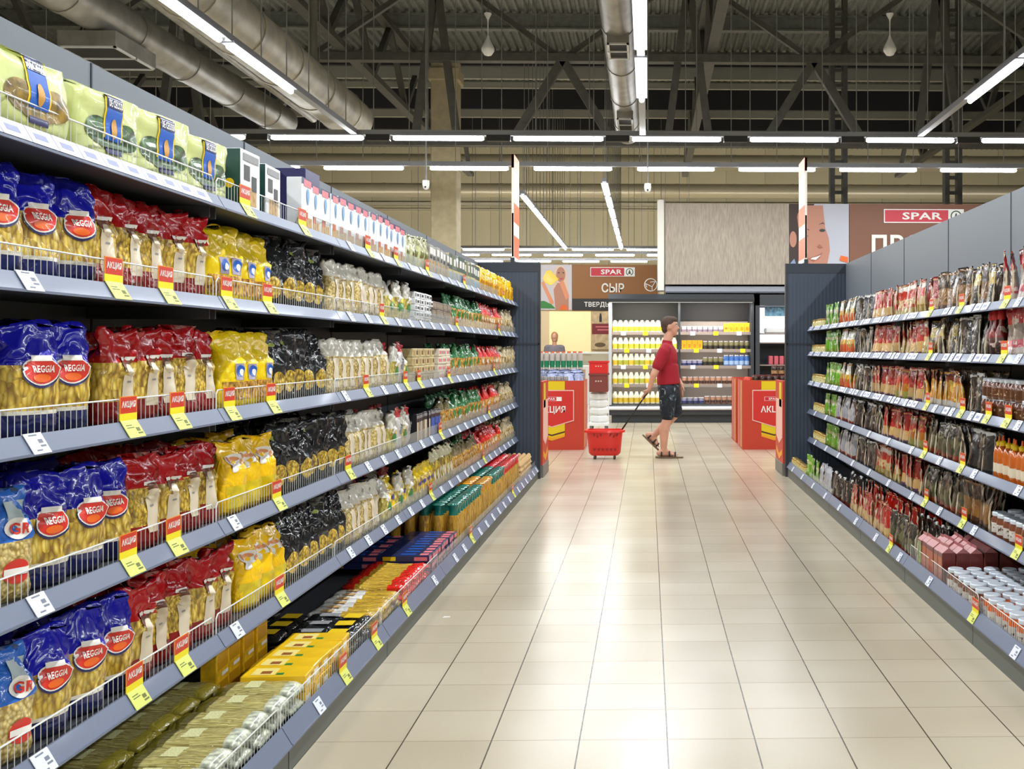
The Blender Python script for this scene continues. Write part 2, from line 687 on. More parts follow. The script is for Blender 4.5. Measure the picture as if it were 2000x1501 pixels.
for ya, py0, py1, m in ((25.4, 104, 130, 0), (26.0, 131, 155, 1), (26.6, 162, 173, 1), (27.4, 174, 214, 0), (30.4, 215, 230, 1), (31.6, 232, 254, 0), (34.4, 254, 278, 1)):  # black strips paint in the shade of the unlit deck between pale beams
    mb.box(-20, 20, ya, ya + 0.12, zc(py1, ya), min(8.99, zc(py0, ya)), m)
struct('beam_and_deck_shade', mb, [M('deck_shade_black', (52, 52, 58), rough=0.7), M('beam_pale', (176, 176, 166), rough=0.6)])
CONC = M('painted_concrete', (196, 182, 146), rough=0.7, noise=0.05)
mb = MB()
c = at(870, 300, 20.6)
mb.cbox(c.x - 0.25, c.x + 0.25, 20.4, 20.9, 0, 7.0, 0.02)
mb.cbox(c.x - 0.3, c.x + 0.3, 20.35, 20.95, 6.55, 6.8, 0.02)
struct('pillar_beige', mb, CONC)
for px in (1637, 1860):
    c = at(px, 300, 20.6)
    mb = MB()
    mb.box(c.x - 0.17, c.x - 0.08, 20.5, 20.7, 3.9, 8.5).box(c.x + 0.08, c.x + 0.17, 20.5, 20.7, 3.9, 8.5)
    for k in range(14):
        mb.box(c.x - 0.08, c.x + 0.08, 20.55, 20.65, 4.1 + 0.3 * k, 4.16 + 0.3 * k)
    mb.box(c.x - 0.34, c.x + 0.34, 20.4, 20.8, 3.85, 3.95)
    struct('pillar_steel', mb, DSTEEL)
# ledge and round ducts along the far wall
struct('trim_wall_ledge', MB().box(-20, 20, 39.8, 40, 6.78, 6.9).box(-20, 20, 39.85, 40, 6.6, 6.66), M('pale_ledge', (190, 182, 158), rough=0.5))


def duct_mesh(p, q, r, nr, n=20):
    mb = MB()
    p, q = Vector(p), Vector(q)
    mb.tube([p, q], r, n)
    for k in range(nr):
        a = p.lerp(q, (k + 0.5) / nr)
        d = (q - p).normalized() * 0.04
        mb.tube([a - d, a + d], r * 1.045, n)
    return mb


for (z, r, nm) in ((7.75, 0.27, 'upper'), (6.78, 0.24, 'lower')):
    o = duct_mesh((-18, 36.0, z), (18, 36.0, z), r, 18).obj('air_duct', M('warm_duct', (176, 166, 140), rough=0.35, metal=0.3), smooth=40)
    tag(o, f'{nm} of two long round ducts crossing the beige far wall', 'duct', 'ducts along the far wall')
o = thing('air_duct', 'round grey duct with two square grilles beside the middle lamp line', 'duct')
duct_mesh((-0.36, 6, 5.3), (-0.3, 15.8, 4.6), 0.18, 8).obj('pipe', GALV, o, 40)
GRILLE = M('white_grille_frame', (205, 205, 200), rough=0.4)
BLACK = M('black_void', (18, 18, 18), rough=0.7)


def grille(parent, x, y, z, wx, wy):
    mb = MB()
    mb.box(x - wx / 2, x + wx / 2, y - wy / 2, y + wy / 2, z - 0.002, z + 0.16)
    mb.obj('duct_box', GALV, parent)
    mb = MB()
    t = 0.025
    for (a, b, c_, d) in ((-wx / 2, wx / 2, -wy / 2, -wy / 2 + t), (-wx / 2, wx / 2, wy / 2 - t, wy / 2), (-wx / 2, -wx / 2 + t, -wy / 2, wy / 2), (wx / 2 - t, wx / 2, -wy / 2, wy / 2), (-wx / 2, wx / 2, -0.012, 0.012)):
        mb.box(x + a, x + b, y + c_, y + d, z - 0.02, z - 0.002, 0)
    mb.box(x - wx / 2 + t, x + wx / 2 - t, y - wy / 2 + t, y + wy / 2 - t, z - 0.006, z - 0.003, 1)
    mb.obj('grille', [GRILLE, BLACK], parent)


grille(o, -0.325, 11.7, 4.67, 0.24, 0.6)
grille(o, -0.31, 14.6, 4.47, 0.22, 0.8)
o = thing('air_duct', 'wide pale insulated round duct running above the lamp line over the pasta rack', 'duct')
duct_mesh((-4.65, 5, 5.05), (-4.5, 16.1, 4.83), 0.31, 9, 24).obj('pipe', M('insulated_duct', (170, 165, 148), rough=0.45, metal=0.2, noise=0.12, nscale=4), o, 40)
o = thing('air_duct', 'thinner grey round duct with flat white grille, furthest over the pasta rack', 'duct')
duct_mesh((-6.1, 5, 5.0), (-5.55, 16.1, 4.8), 0.22, 9, 20).obj('pipe', GALV, o, 40)
grille(o, -5.85, 11.5, 4.5, 0.6, 0.9)
o = MB().tube([(-5.4, 5, 5.25), (-5.1, 16.1, 4.85)], 0.06, 10).tube([(-5.1, 16.1, 4.85), (-5.1, 16.1, 8.98)], 0.06, 10).obj('steel_pipe', GALV, smooth=40)
tag(o, 'thin bare steel pipe running between the two ducts above the pasta rack', 'pipe')

# ---------------------------------------------------------------- lamps
TUBE = M('lamp_tube_glow', (255, 255, 255), emit=22.0, ec=(246, 250, 255))
RAILM = M('lamp_rail', (150, 152, 156), rough=0.4, metal=0.3)
DRAIL = M('lamp_rail_dark', (45, 44, 44), rough=0.5)


def lamp_line(name, label, p, q, tubes, hang=1.6, dark=False, r=0.031, group=None, gap=False):
    """rail from p to q (level) with tubes [(a, b)] in metres from p"""
    o = thing(name, label, 'lamp', group=group)
    p, q = Vector(p), Vector(q)
    d = (q - p).normalized()
    L = (q - p).length
    MB().beam(p + Vector((0, 0, 0.075)), q + Vector((0, 0, 0.075)), 0.085, 0.07).obj('rail', DRAIL if dark else RAILM, o)
    for k, (a, b) in enumerate(tubes):
        mb = MB()
        mb.tube([p + d * (a + 0.0), p + d * (a + 0.03), p + d * (b - 0.03), p + d * b], [r * 0.6, r, r, r * 0.6], 10)
        mb.obj('lamp_tube', TUBE, o, smooth=40)
        MB().beam(p + d * a + Vector((0, 0, 0.04)), p + d * b + Vector((0, 0, 0.04)), 0.13, 0.025).obj('reflector', M('lamp_reflector', (150, 152, 160), rough=0.5), o)
        if gap and k + 1 < len(tubes):
            MB().beam(p + d * (b + 0.04) + Vector((0, 0, 0.005)), p + d * (tubes[k + 1][0] - 0.04) + Vector((0, 0, 0.005)), 0.09, 0.085).obj('connector', DRAIL, o)
    nh = max(2, int(L / 0.75))
    mb = MB()
    for k in range(nh):
        a = p + d * (L * (k + 0.5) / nh)
        mb.tube([a + Vector((0, 0, 0.1)), a + Vector((0, 0, hang))], 0.007, 4, cap=False)
    mb.obj('hanger_wires', STEEL, o)
    return o


def ys(px, X):
    return yfor(px, X)


xL = -4.1
lt = [(ys(430, xL) - 1.75 * 2 - 0.6, ys(430, xL) - 1.75 - 0.3), (ys(430, xL) - 1.75, ys(430, xL)), (ys(445, xL), ys(570, xL))]
lamp_line('lamp_line', 'lamp line over the pasta rack with two long glowing tubes', (xL, -4, ZL), (xL, 14.72, ZL), [(a + 4, b + 4) for a, b in lt] + [(1, 2.7), (3.0, 4.7), (5.0, 6.7)], 4.5, group='lamp lines along the aisles')
lamp_line('lamp_line', 'lamp line straight above the aisle beside the round duct', (-0.07, -4, ZL), (-0.07, 14.72, ZL), [(1, 2.7), (2.95, 4.65), (4.9, 6.6), (6.85, 8.55), (8.8, 10.5), (10.75, 12.45), (12.75, 14.48), (14.75, 16.5)], 4.5, group='lamp lines along the aisles')
xR = 3.85
rt = (yfor(1995, xR), yfor(1893, xR))
lamp_line('lamp_line', 'lamp line over the sauce rack ending in one lone glowing tube', (xR, -4, ZL), (xR, 14.72, ZL), [(rt[0] + 4, rt[1] + 4), (1, 2.7), (3.0, 4.7), (5.0, 6.7), (7.0, 8.7)], 4.5, group='lamp lines along the aisles')
a0 = at(495, 290, 14.8).x
lamp_line('lamp_line', 'nearer lamp line across the hall with dark blocks between its tubes', (a0 - 4, 14.8, ZL), (a0 + 13.4, 14.8, ZL), [(4 + at(p, 290, 14.8).x - a0, 4 + at(q, 290, 14.8).x - a0) for p, q in ((296, 478), (530, 710), (768, 945), (1003, 1178), (1235, 1408), (1465, 1637), (1692, 1863), (1918, 2090))], 4.66, dark=False, group='lamp lines across the hall', gap=True)
a0 = at(600, 340, 17.25).x
lamp_line('lamp_line', 'second lamp line across the hall, just beneath the nearer one', (a0 - 4, 17.25, ZL), (a0 + 12.6, 17.25, ZL), [(4 + at(p, 290, 17.25).x - a0, 4 + at(q, 290, 17.25).x - a0) for p, q in ((430, 585), (633, 788), (840, 993), (1043, 1195), (1245, 1395), (1443, 1592), (1640, 1790), (1837, 1985))], 4.66, group='lamp lines across the hall')
lamp_line('lamp_line', 'far slanting lamp line beside the orange banner over the cheese hall', (-2.43, 20.3, ZL), (-2.43, 31, ZL), [(0.1 + 1.8 * k, 1.75 + 1.8 * k) for k in range(6)], 4.68, group='far lamp lines')
lamp_line('lamp_line', 'far lamp line seen almost end-on right under the dome camera side', (-0.78, 18.8, ZL), (-0.78, 31, ZL), [(0.05 + 1.75 * k, 1.6 + 1.75 * k) for k in range(7)], 4.68, group='far lamp lines')
for k, (y, nm) in enumerate(((31.2, 'highest'), (33.0, 'middle'), (35.4, 'lowest'))):
    off = (-7.2, -6.6, -6.2)[k]
    lamp_line('lamp_line', f'{nm} of three small lamp lines above the cheese sign', (off, y, ZL), (off + 8.0, y, ZL), [(0.1 + 1.62 * j, 1.32 + 1.62 * j) for j in range(5)], 4.68, group='lamp lines over the cheese sign')

# white hanging bulbs, dome camera
WHITE = M('white_plastic', (232, 232, 228), rough=0.4)
for px, nm in ((953, 'pillar'), (1738, 'lone lamp tube')):
    c = at(px, 95, 14.0)
    o = thing('hanging_sensor', f'white round pod hanging from a cord in the roof near the {nm}', 'sensor', c, group='white pods hanging from the roof')
    MB().lathe([(0.005, -0.1), (0.05, -0.085), (0.085, -0.03), (0.088, 0.0), (0.06, 0.06), (0.025, 0.13), (0.012, 0.18)], 18).obj('pod', WHITE, o, 40)
    MB().tube([(0, 0, 0.17), (0, 0, 0.4)], 0.008, 6).obj('cord', WHITE, o)
    MB().lathe([(0.008, 0.36), (0.012, 0.39), (0.05, 0.46), (0.05, 0.47)], 14).obj('cone', WHITE, o, 40)
    MB().tube([(0, 0, 0.46), (0, 0, 9.0 - c.z)], 0.006, 5).obj('wire', DSTEEL, o)
for px, py, nm in ((1265, 366, 'wooden panel'), (832, 360, 'pillar')):
    c = at(px, py, 16.0)
    o = thing('dome_camera', f'small white dome camera on a rod under the lamp lines by the {nm}', 'camera', c, group='dome cameras')
    MB().lathe([(0.05, 0.06), (0.055, 0.0), (0.05, -0.03)], 16).obj('housing', WHITE, o, 40)
    MB().lathe([(0.05, -0.03), (0.045, -0.055), (0.025, -0.075), (0.004, -0.082)], 16).ell((0.0, -0.047, -0.045), (0.014, 0.008, 0.014), mi=1).obj('dome', [WHITE, BLACK], o, 40)
    MB().tube([(0, 0, 0.05), (0, 0, 8.99 - c.z)], 0.012, 6).obj('rod', STEEL, o)

# ================================================================ racks
RAIL = M('price_rail', (108, 117, 138), rough=0.45, coat=0.1)
SHELF = M('shelf_metal', (58, 60, 66), rough=0.5)
BACK = M('rack_back_panel', (108, 115, 122), rough=0.5)
KICK = M('kick_plate', (92, 96, 90), rough=0.5)
DPOST = M('rack_post', (48, 55, 66), rough=0.5)
WIRE = M('white_wire', (226, 228, 226), rough=0.35)
CLEAR = M('clear_guard', (205, 210, 205), rough=0.15, alpha=0.25)
LZ = [1.778, 1.461, 1.106, 0.750, 0.396]
RZ = [1.527, 1.269, 0.967, 0.672, 0.381]
LX = dict(s=-1, base=1.12, up=1.33, back=1.75, z=LZ, zb=0.086)
RX = dict(s=1, base=1.456, up=1.67, back=2.08, z=RZ, zb=0.104)
TOPZ = 2.235
SEC = 1.25
L0, R0 = 2.08, 3.45


def fence(x, z0, z1, clear=False):
    mb = MB()
    a, b = 0.012, SEC - 0.012
    if clear:
        return mb.box(x - 0.0015, x + 0.0015, a, b, z0, z1).mesh('wire_guard', CLEAR)
    pts = [(x, a, z0), (x, a, z1 - 0.012), (x, a + 0.012, z1), (x, b - 0.012, z1), (x, b, z1 - 0.012), (x, b, z0)]
    mb.tube(pts, 0.0023, 5)
    n = int((b - a) / 0.0245)
    for k in range(1, n):
        y = a + (b - a) * k / n
        mb.tube([(x, y, z0), (x, y, z1)], 0.00105, 3, cap=False)
    return mb.mesh('wire_guard', WIRE, 40)


def rack_section(side, y0, label, guards, group):
    """one bay; guards: per level 'w' wire, 'c' clear pane, '-' none, lowest (base) last"""
    s = side['s']
    o = thing('shelving_unit', label, 'shelving', (0, y0, 0), group=group)
    X = lambda v: s * v

    def bx(mb, x0, x1, ya, yb, z0, z1, c=0.0):
        a, b = sorted((X(x0), X(x1)))
        return mb.box(a, b, ya, yb, z0, z1)
    key = (s,)
    if key not in RACKM:
        m = {}
        m['back_panel'] = (bx(MB(), side['back'], side['back'] + 0.03, 0.009, SEC - 0.001, 0.02, TOPZ).mesh('back_panel', BACK))
        m['uprights'] = bx(MB(), side['back'] - 0.003, side['back'] + 0.034, 0.0005, 0.0085, 0.02, TOPZ).mesh('upright', DPOST)
        m['kick_plate'] = bx(MB(), side['base'] + 0.012, side['base'] + 0.03, 0.004, SEC - 0.004, 0, side['zb']).mesh('kick_plate', KICK)
        m['base_deck'] = bx(MB(), side['base'] + 0.03, side['back'], 0.003, SEC - 0.003, 0.02, side['zb'] + 0.02).mesh('base_deck', SHELF)
        for k, (xf, z0) in enumerate([(side['up'], z) for z in side['z']] + [(side['base'], side['zb'])]):
            if k < 5:
                mb = MB()
                bx(mb, xf + 0.032, side['back'], 0.003, SEC - 0.003, z0 + 0.006, z0 + 0.028)
                bx(mb, xf + 0.04, side['back'], 0.02, 0.026, z0 - 0.03, z0 + 0.006)
                bx(mb, xf + 0.04, side['back'], SEC - 0.026, SEC - 0.02, z0 - 0.03, z0 + 0.006)
                m['shelf', k] = mb.mesh('shelf', SHELF)
            hh = 0.042 if k < 5 else 0.055
            mb = MB()
            tb = 0.025 if k < 5 else 0.033
            p = [(X(xf), z0), (X(xf + tb), z0 + hh), (X(xf + tb + 0.005), z0 + hh), (X(xf + 0.012), z0)]
            v = [(a, y, b) for y in (0.003, SEC - 0.003) for a, b in p]
            mb.add(v, [(0, 1, 2, 3), (7, 6, 5, 4), (0, 4, 5, 1), (1, 5, 6, 2), (2, 6, 7, 3), (3, 7, 4, 0)])
            bx(mb, xf - 0.002, xf + 0.004, 0.003, SEC - 0.003, z0 - 0.003, z0 + 0.003)
            m['rail', k] = mb.mesh('price_rail', RAIL)
            m['w', k] = fence(X(xf + (0.034 if k < 5 else 0.042)), z0 + 0.03, z0 + 0.1 + (0.02 if k == 5 else 0))
            m['c', k] = fence(X(xf + (0.034 if k < 5 else 0.042)), z0 + 0.03, z0 + 0.1, True)
        RACKM[key] = m
    m = RACKM[key]
    mkobj('back_panel', m['back_panel'], o)
    mkobj('upright', m['uprights'], o)
    mkobj('kick_plate', m['kick_plate'], o)
    for k in range(6):
        if k < 5:
            sh = mkobj('shelf', m['shelf', k], o)
        else:
            sh = mkobj('base_deck', m['base_deck'], o)
        mkobj('price_rail', m['rail', k], sh)
        if guards[k] != '-':
            mkobj('wire_guard' if guards[k] == 'w' else 'clear_guard', m[guards[k], k], sh)
    return o


RACKM = {}
for k in range(7):
    g = 'wwwwww' if k < 2 else ('cwwwww' if k == 2 else 'cccccc' if k < 6 else '-ccccc')
    rack_section(LX, L0 + SEC * k, f'grey six-level bay of the pasta rack, {ordinal(k + 1)} from the near end', g, 'bays of the pasta rack')
for k in range(6):
    g = '-----w' if k < 2 else '-----c' if k == 4 else '------'
    rack_section(RX, R0 + SEC * k, f'grey six-level bay of the sauce rack, {ordinal(k + 1)} from the near end', g, 'bays of the sauce rack')
LEND, REND = L0 + SEC * 7, R0 + SEC * 6


def ribbed():
    t = NT('ribbed_end_panel')
    w_ = t.n('ShaderNodeTexWave', bands_direction='X', i_Scale=8.0)
    t.l(t.coords(), w_.inputs['Vector'])
    bp = t.n('ShaderNodeBump', i_Strength=0.14, i_Distance=0.01)
    t.l(w_.outputs['Fac'], bp.inputs['Height'])
    t.l(bp.outputs[0], t.b.inputs['Normal'])
    t.b.inputs['Base Color'].default_value = (*lin((62, 72, 88)), 1)
    t.b.inputs['Roughness'].default_value = 0.45
    return t.m


RIB = ribbed()
for (x0, x1, y, nm) in ((-2.42, -1.12, LEND + 0.01, 'pasta'), (1.456, 2.74, REND + 0.01, 'sauce')):
    o = thing('end_panel', f'tall dark blue-grey ribbed panel closing the far end of the {nm} rack', 'panel', (0, y, 0), group='dark end panels of the two racks')
    MB().cbox(x0, x1, 0, 0.05, 0.02, TOPZ - 0.02, 0.006).obj('panel', RIB, o)
    MB().box(x0, x1, -0.004, 0.056, TOPZ - 0.1, TOPZ).obj('top_rail', DPOST, o)
    MB().box(x0, x1, -0.006, 0, 1.38, 1.4).obj('cross_rail', DPOST, o)
    e = x1 if x0 < 0 else x0
    MB().box(e - 0.012, e + 0.012, -0.006, 0.06, 0.0, TOPZ).obj('edge_post', M('slotted_post', (52, 54, 60), rough=0.5), o)
# ================================================================ goods: models to copy
def sgn(v):
    return -1.0 if v < 0 else 1.0


class Bag:
    """shape of a filled plastic bag: w wide (x), t thick (y), h high, front towards -y"""

    def __init__(s, w, t, h, seed=0, lean=0.0, crumple=0.006, kind='pillow', full=0.55, e=2.8):
        s.w, s.t, s.h, s.lean, s.c, s.kind, s.full, s.e = w, t, h, lean, crumple, kind, full, e
        r = random.Random(seed)
        s.ph = [r.uniform(0, 6.28) for _ in range(10)]
        s.bend = r.uniform(-0.012, 0.012)

    def tp(s, v):
        if s.kind == 'pouch':
            return max(0.06, (1 - v) ** 0.8) if v < 0.93 else 0.05
        if v < 0.1:
            return 0.72 + 0.28 * math.sin(v / 0.1 * PI / 2)
        if v < s.full:
            return 1.0
        u = (v - s.full) / (1 - s.full)
        return max(0.05, 1 - u ** 1.25)

    def wp(s, v):
        if s.kind == 'pouch':
            return 0.97 - 0.05 * math.sin(PI * min(1, v * 1.1))
        if v < 0.06:
            return 0.92 + 0.06 * v / 0.06
        return 0.98 - 0.05 * math.sin(PI * max(0, (v - s.full) / (1 - s.full))) + 0.02 * v

    def ee(s, v):
        return s.e if v < s.full else s.e - (s.e - 2.0) * (v - s.full) / (1 - s.full)

    def crum(s, v):
        return s.c * (0.25 + (1.6 if v > s.full else 0.55) * min(1, v * 4))

    def pt(s, a, v):
        e = s.ee(v)
        c, d = math.cos(a), math.sin(a)
        x = sgn(c) * abs(c) ** (2 / e) * s.w / 2 * s.wp(v)
        y = sgn(d) * abs(d) ** (2 / e) * s.t / 2 * s.tp(v)
        k = s.crum(v)
        p = s.ph
        n1 = math.sin(5 * a + 11 * v + p[0]) * 0.5 + math.sin(9 * a - 17 * v + p[1]) * 0.35 + math.sin(23 * v + 3 * a + p[2]) * 0.4
        n2 = math.sin(3 * a + 9 * v + p[3]) + 0.5 * math.sin(31 * v + p[4])
        x += k * 0.5 * n2
        y += k * n1 + s.lean * v * v + s.bend * math.sin(4 * v)
        z = v * s.h + (k * 0.8 * math.sin(2 * a + p[5]) if v > 0.8 else 0)
        return (x, y, z)

    def rows(s, vs, n=22, cap0=False, cap1=False, mi=0, mb=None):
        mb = mb or MB()
        P, Q = [], []
        for v in vs:
            for i in range(n):
                P.append(s.pt(2 * PI * i / n, v))
        for j in range(len(vs) - 1):
            for i in range(n):
                i2 = (i + 1) % n
                Q.append((j * n + i, j * n + i2, (j + 1) * n + i2, (j + 1) * n + i))
        if cap0:
            Q.append(tuple(range(n - 1, -1, -1)))
        if cap1:
            Q.append(tuple((len(vs) - 1) * n + i for i in range(n)))
        return mb.add(P, Q, mi)

    def fy(s, x, z, off=0.0015):
        """y of the front surface at x, z"""
        v = min(0.99, max(0.01, z / s.h))
        e = s.ee(v)
        q = min(0.98, abs(x) / (s.w / 2 * s.wp(v)))
        a = -math.acos(sgn(x) * q ** (e / 2)) if True else 0
        return s.pt(a, v)[1] - off

    def ellipse(s, cx, cz, rx, rz, off, mi=0, mb=None, n=22):
        mb = mb or MB()
        P = [(cx, s.fy(cx, cz, off), cz)]
        for r in (0.25, 0.5, 0.75, 1.0):
            for i in range(n):
                a = 2 * PI * i / n
                x, z = cx + rx * r * math.cos(a), cz + rz * r * math.sin(a)
                P.append((x, s.fy(x, z, off), z))
        Q = [(0, 1 + i, 1 + (i + 1) % n) for i in range(n)]
        Q += [(1 + k * n + i, 1 + (k + 1) * n + i, 1 + (k + 1) * n + (i + 1) % n, 1 + k * n + (i + 1) % n) for k in range(3) for i in range(n)]
        return mb.add(P, Q, mi)

    def rect(s, x0, x1, z0, z1, off, mi=0, mb=None, nx=5, nz=7):
        mb = mb or MB()
        P = []
        for j in range(nz + 1):
            for i in range(nx + 1):
                x, z = x0 + (x1 - x0) * i / nx, z0 + (z1 - z0) * j / nz
                P.append((x, s.fy(x, z, off), z))
        Q = [(j * (nx + 1) + i, j * (nx + 1) + i + 1, (j + 1) * (nx + 1) + i + 1, (j + 1) * (nx + 1) + i) for j in range(nz) for i in range(nx)]
        return mb.add(P, Q, mi)

    def text(s, txt, cx, cz, h, wd, off, tilt=0.0, mi=0, mb=None):
        mb = mb or MB()
        v, f = text_mesh(txt, h, wd)
        c, d = math.cos(tilt), math.sin(tilt)
        P = []
        for (x, _, z) in v:
            X, Z = cx + x * c - z * d, cz + x * d + z * c
            P.append((X, s.fy(X, Z, off), Z))
        return mb.add(P, f, mi)


def lsp(a, b, n):
    return [a + (b - a) * k / n for k in range(n + 1)]


MODELS = {}                                            # kind -> (list of models, width, thickness)
INFO = {}                                              # kind -> name, category, short description, group


def model(kind, roots, wdt, thk, name, cat, desc):
    MODELS[kind] = (roots, wdt, thk)
    INFO[kind] = (name, cat, desc)


PROTO = True
PENNE = pasta('pasta_penne', (140, 104, 20), (214, 180, 62), (240, 222, 136), 92, (1, 1, 0.32))
FUSIL = pasta('pasta_spirals', (130, 98, 20), (216, 180, 54), (240, 218, 120), 125, (1, 1, 0.55))
CREAMP = pasta('pasta_cream', (158, 130, 62), (216, 192, 118), (240, 226, 176), 110, (1, 1, 0.8))
GOLD = pasta('pasta_golden', (130, 84, 18), (218, 164, 60), (246, 212, 130), 110, (1, 1, 0.4))
BLUEF = film('film_blue', (20, 22, 168))
DBLUEF = film('film_dark_blue', (34, 40, 92))
REDF = film('film_red', (172, 12, 20))
DREDF = film('film_dark_red', (128, 30, 28))
YELF = film('film_yellow', (240, 206, 20))
YEL2F = film('film_warm_yellow', (250, 200, 14))
BLKF = film('film_black', (34, 36, 38), bump=0.8, rough=0.22)
WHTF = film('film_white', (222, 218, 204))
GRNF = film('film_green', (40, 110, 60))
LBLF = film('film_light_blue', (50, 110, 205))
GREYF = film('film_grey', (150, 142, 132))
BEIF = film('film_beige', (196, 170, 120))
CREAM = M('paper_cream', (216, 202, 176), rough=0.45, coat=0.4)
BROWNP = M('print_brown', (110, 62, 40), rough=0.45)
WHITEP = M('print_white', (240, 238, 232), rough=0.45, coat=0.3)
REDP = M('print_red', (214, 48, 36), rough=0.4, coat=0.4)
ORAP = M('print_orange', (234, 104, 30), rough=0.4, coat=0.4)
NAVYP = M('print_navy', (36, 40, 92), rough=0.4, coat=0.3)
BLUEP = M('print_blue', (24, 92, 190), rough=0.4, coat=0.3)
SKYP = M('print_sky', (120, 170, 215), rough=0.4, coat=0.3)
YELP = M('print_yellow', (244, 206, 20), rough=0.4, coat=0.3)
GRNP = M('print_green', (52, 130, 58), rough=0.4, coat=0.3)
PALEG = M('print_pale_green', (206, 214, 140), rough=0.4, coat=0.5, noise=0.04)
DGRNP = M('print_dark_green', (30, 72, 66), rough=0.4, coat=0.3)
GREYP = M('print_grey', (140, 140, 142), rough=0.45)
DARKP = M('print_dark', (34, 32, 32), rough=0.4)
PINKP = M('print_pink', (226, 120, 130), rough=0.45)
TANP = M('print_tan', (186, 150, 96), rough=0.5, noise=0.15, nscale=40)

rs = []
for k in range(3):                                     # blue-topped bags with the red oval badge
    b = Bag(0.145, 0.085, 0.262, 10 + k, (0.0, -0.02, 0.025)[k], 0.006, full=0.6)
    o = b.rows(lsp(0.235, 0.63, 8)).obj('pasta_bag', PENNE, smooth=True)
    b.rows(lsp(0.63, 1.0, 9), cap1=True).obj('film_top', BLUEF, o, True)
    f = b.rows(lsp(0.2, 0.235, 1))
    b.rows(lsp(0, 0.2, 4), cap0=True, mi=1, mb=f)
    f.obj('film_base', [WHTF, DBLUEF], o, True)
    mb = MB()
    cx, cz = 0.008, 0.15
    b.ellipse(cx, cz - 0.004, 0.046, 0.034, 0.003, 0, mb)
    b.ellipse(cx, cz, 0.044, 0.032, 0.004, 1, mb)
    b.ellipse(cx, cz, 0.0405, 0.0285, 0.005, 2, mb)
    b.ellipse(cx, cz - 0.015, 0.024, 0.0095, 0.006, 3, mb)
    b.rect(cx - 0.02, cx + 0.02, cz + 0.024, cz + 0.037, 0.0062, 1, mb)
    bd = mb.obj('badge', [NAVYP, WHITEP, REDP, ORAP], o, True)
    b.text('REGGIA', cx + 0.004, cz + 0.006, 0.0165, 0.05, 0.0085).obj('lettering', WHITEP, bd)
    rs.append(o)
model('blue', rs, 0.145, 0.085, 'pasta_bag', 'pasta bag', 'blue-topped clear pasta bag')
rs = []
for k in range(3):                                     # red-topped bags with the cream paper strip
    b = Bag(0.14, 0.08, 0.258, 30 + k, (0.015, -0.02, 0.03)[k], 0.007, full=0.55)
    o = b.rows(lsp(0.25, 0.66, 8)).obj('red_pasta_bag', (FUSIL, PENNE, FUSIL)[k], smooth=True)
    b.rows(lsp(0.66, 1.0, 8), cap1=True).obj('film_top', REDF, o, True)
    b.rows(lsp(0, 0.25, 5), cap0=True).obj('film_base', DREDF, o, True)
    mb = MB()
    cx = 0.022
    b.rect(cx - 0.023, cx + 0.023, 0.045, 0.165, 0.002, 0, mb)
    b.ellipse(cx, 0.165, 0.028, 0.018, 0.003, 1, mb)
    b.ellipse(cx, 0.15, 0.019, 0.016, 0.004, 0, mb)
    b.rect(cx - 0.009, cx + 0.009, 0.115, 0.12, 0.003, 2, mb, 1, 1)
    b.rect(cx - 0.028, cx + 0.028, 0.176, 0.186, 0.003, 3, mb, 4, 1)
    mb.obj('paper_strip', [CREAM, BROWNP, GREYP, WHITEP], o, True)
    rs.append(o)
model('red', rs, 0.14, 0.08, 'red_pasta_bag', 'pasta bag', 'red-topped clear pasta bag')
rs = []
for k in range(2):
    b = Bag(0.135, 0.08, 0.25, 50 + k, (0.0, 0.02)[k], 0.007, full=0.6)
    o = b.rows(lsp(0, 1, 16), cap0=True, cap1=True).obj('yellow_pasta_bag', YELF, smooth=True)
    mb = MB()
    b.rect(0.0, 0.055, 0.095, 0.15, 0.002, 0, mb)
    b.ellipse(0.028, 0.125, 0.022, 0.02, 0.003, 1, mb)
    b.ellipse(0.034, 0.12, 0.01, 0.012, 0.004, 2, mb)
    b.rect(-0.05, 0.055, 0.03, 0.09, 0.0018, 3, mb)
    mb.obj('print', [M('print_lilac', (160, 150, 165), rough=0.4), BLUEP, WHITEP, GOLD], o, True)
    rs.append(o)
model('yellow', rs, 0.135, 0.08, 'yellow_pasta_bag', 'pasta bag', 'plain yellow plastic pasta bag')
rs = []
for k in range(2):
    b = Bag(0.135, 0.075, 0.25, 60 + k, (0.0, 0.02)[k], 0.006, full=0.6)
    o = b.rows(lsp(0, 1, 16), cap0=True, cap1=True).obj('yellow_noodle_bag', YEL2F, smooth=True)
    mb = MB()
    b.ellipse(0.004, 0.186, 0.05, 0.022, 0.002, 0, mb)
    b.ellipse(-0.02, 0.16, 0.02, 0.014, 0.002, 0, mb)
    b.ellipse(0.0, 0.19, 0.022, 0.008, 0.003, 1, mb)
    b.ellipse(0.035, 0.18, 0.011, 0.012, 0.003, 1, mb)
    b.ellipse(-0.03, 0.19, 0.008, 0.01, 0.003, 1, mb)
    b.rect(-0.055, 0.055, 0.022, 0.1, 0.0015, 2, mb)
    mb.obj('print', [WHITEP, M('print_peach', (226, 150, 96), rough=0.4), M('print_deep_yellow', (222, 196, 20), rough=0.35, coat=0.5, noise=0.1, nscale=30)], o, True)
    rs.append(o)
model('yellow2', rs, 0.135, 0.075, 'yellow_noodle_bag', 'pasta bag', 'glossy yellow bag with white print')
rs = []
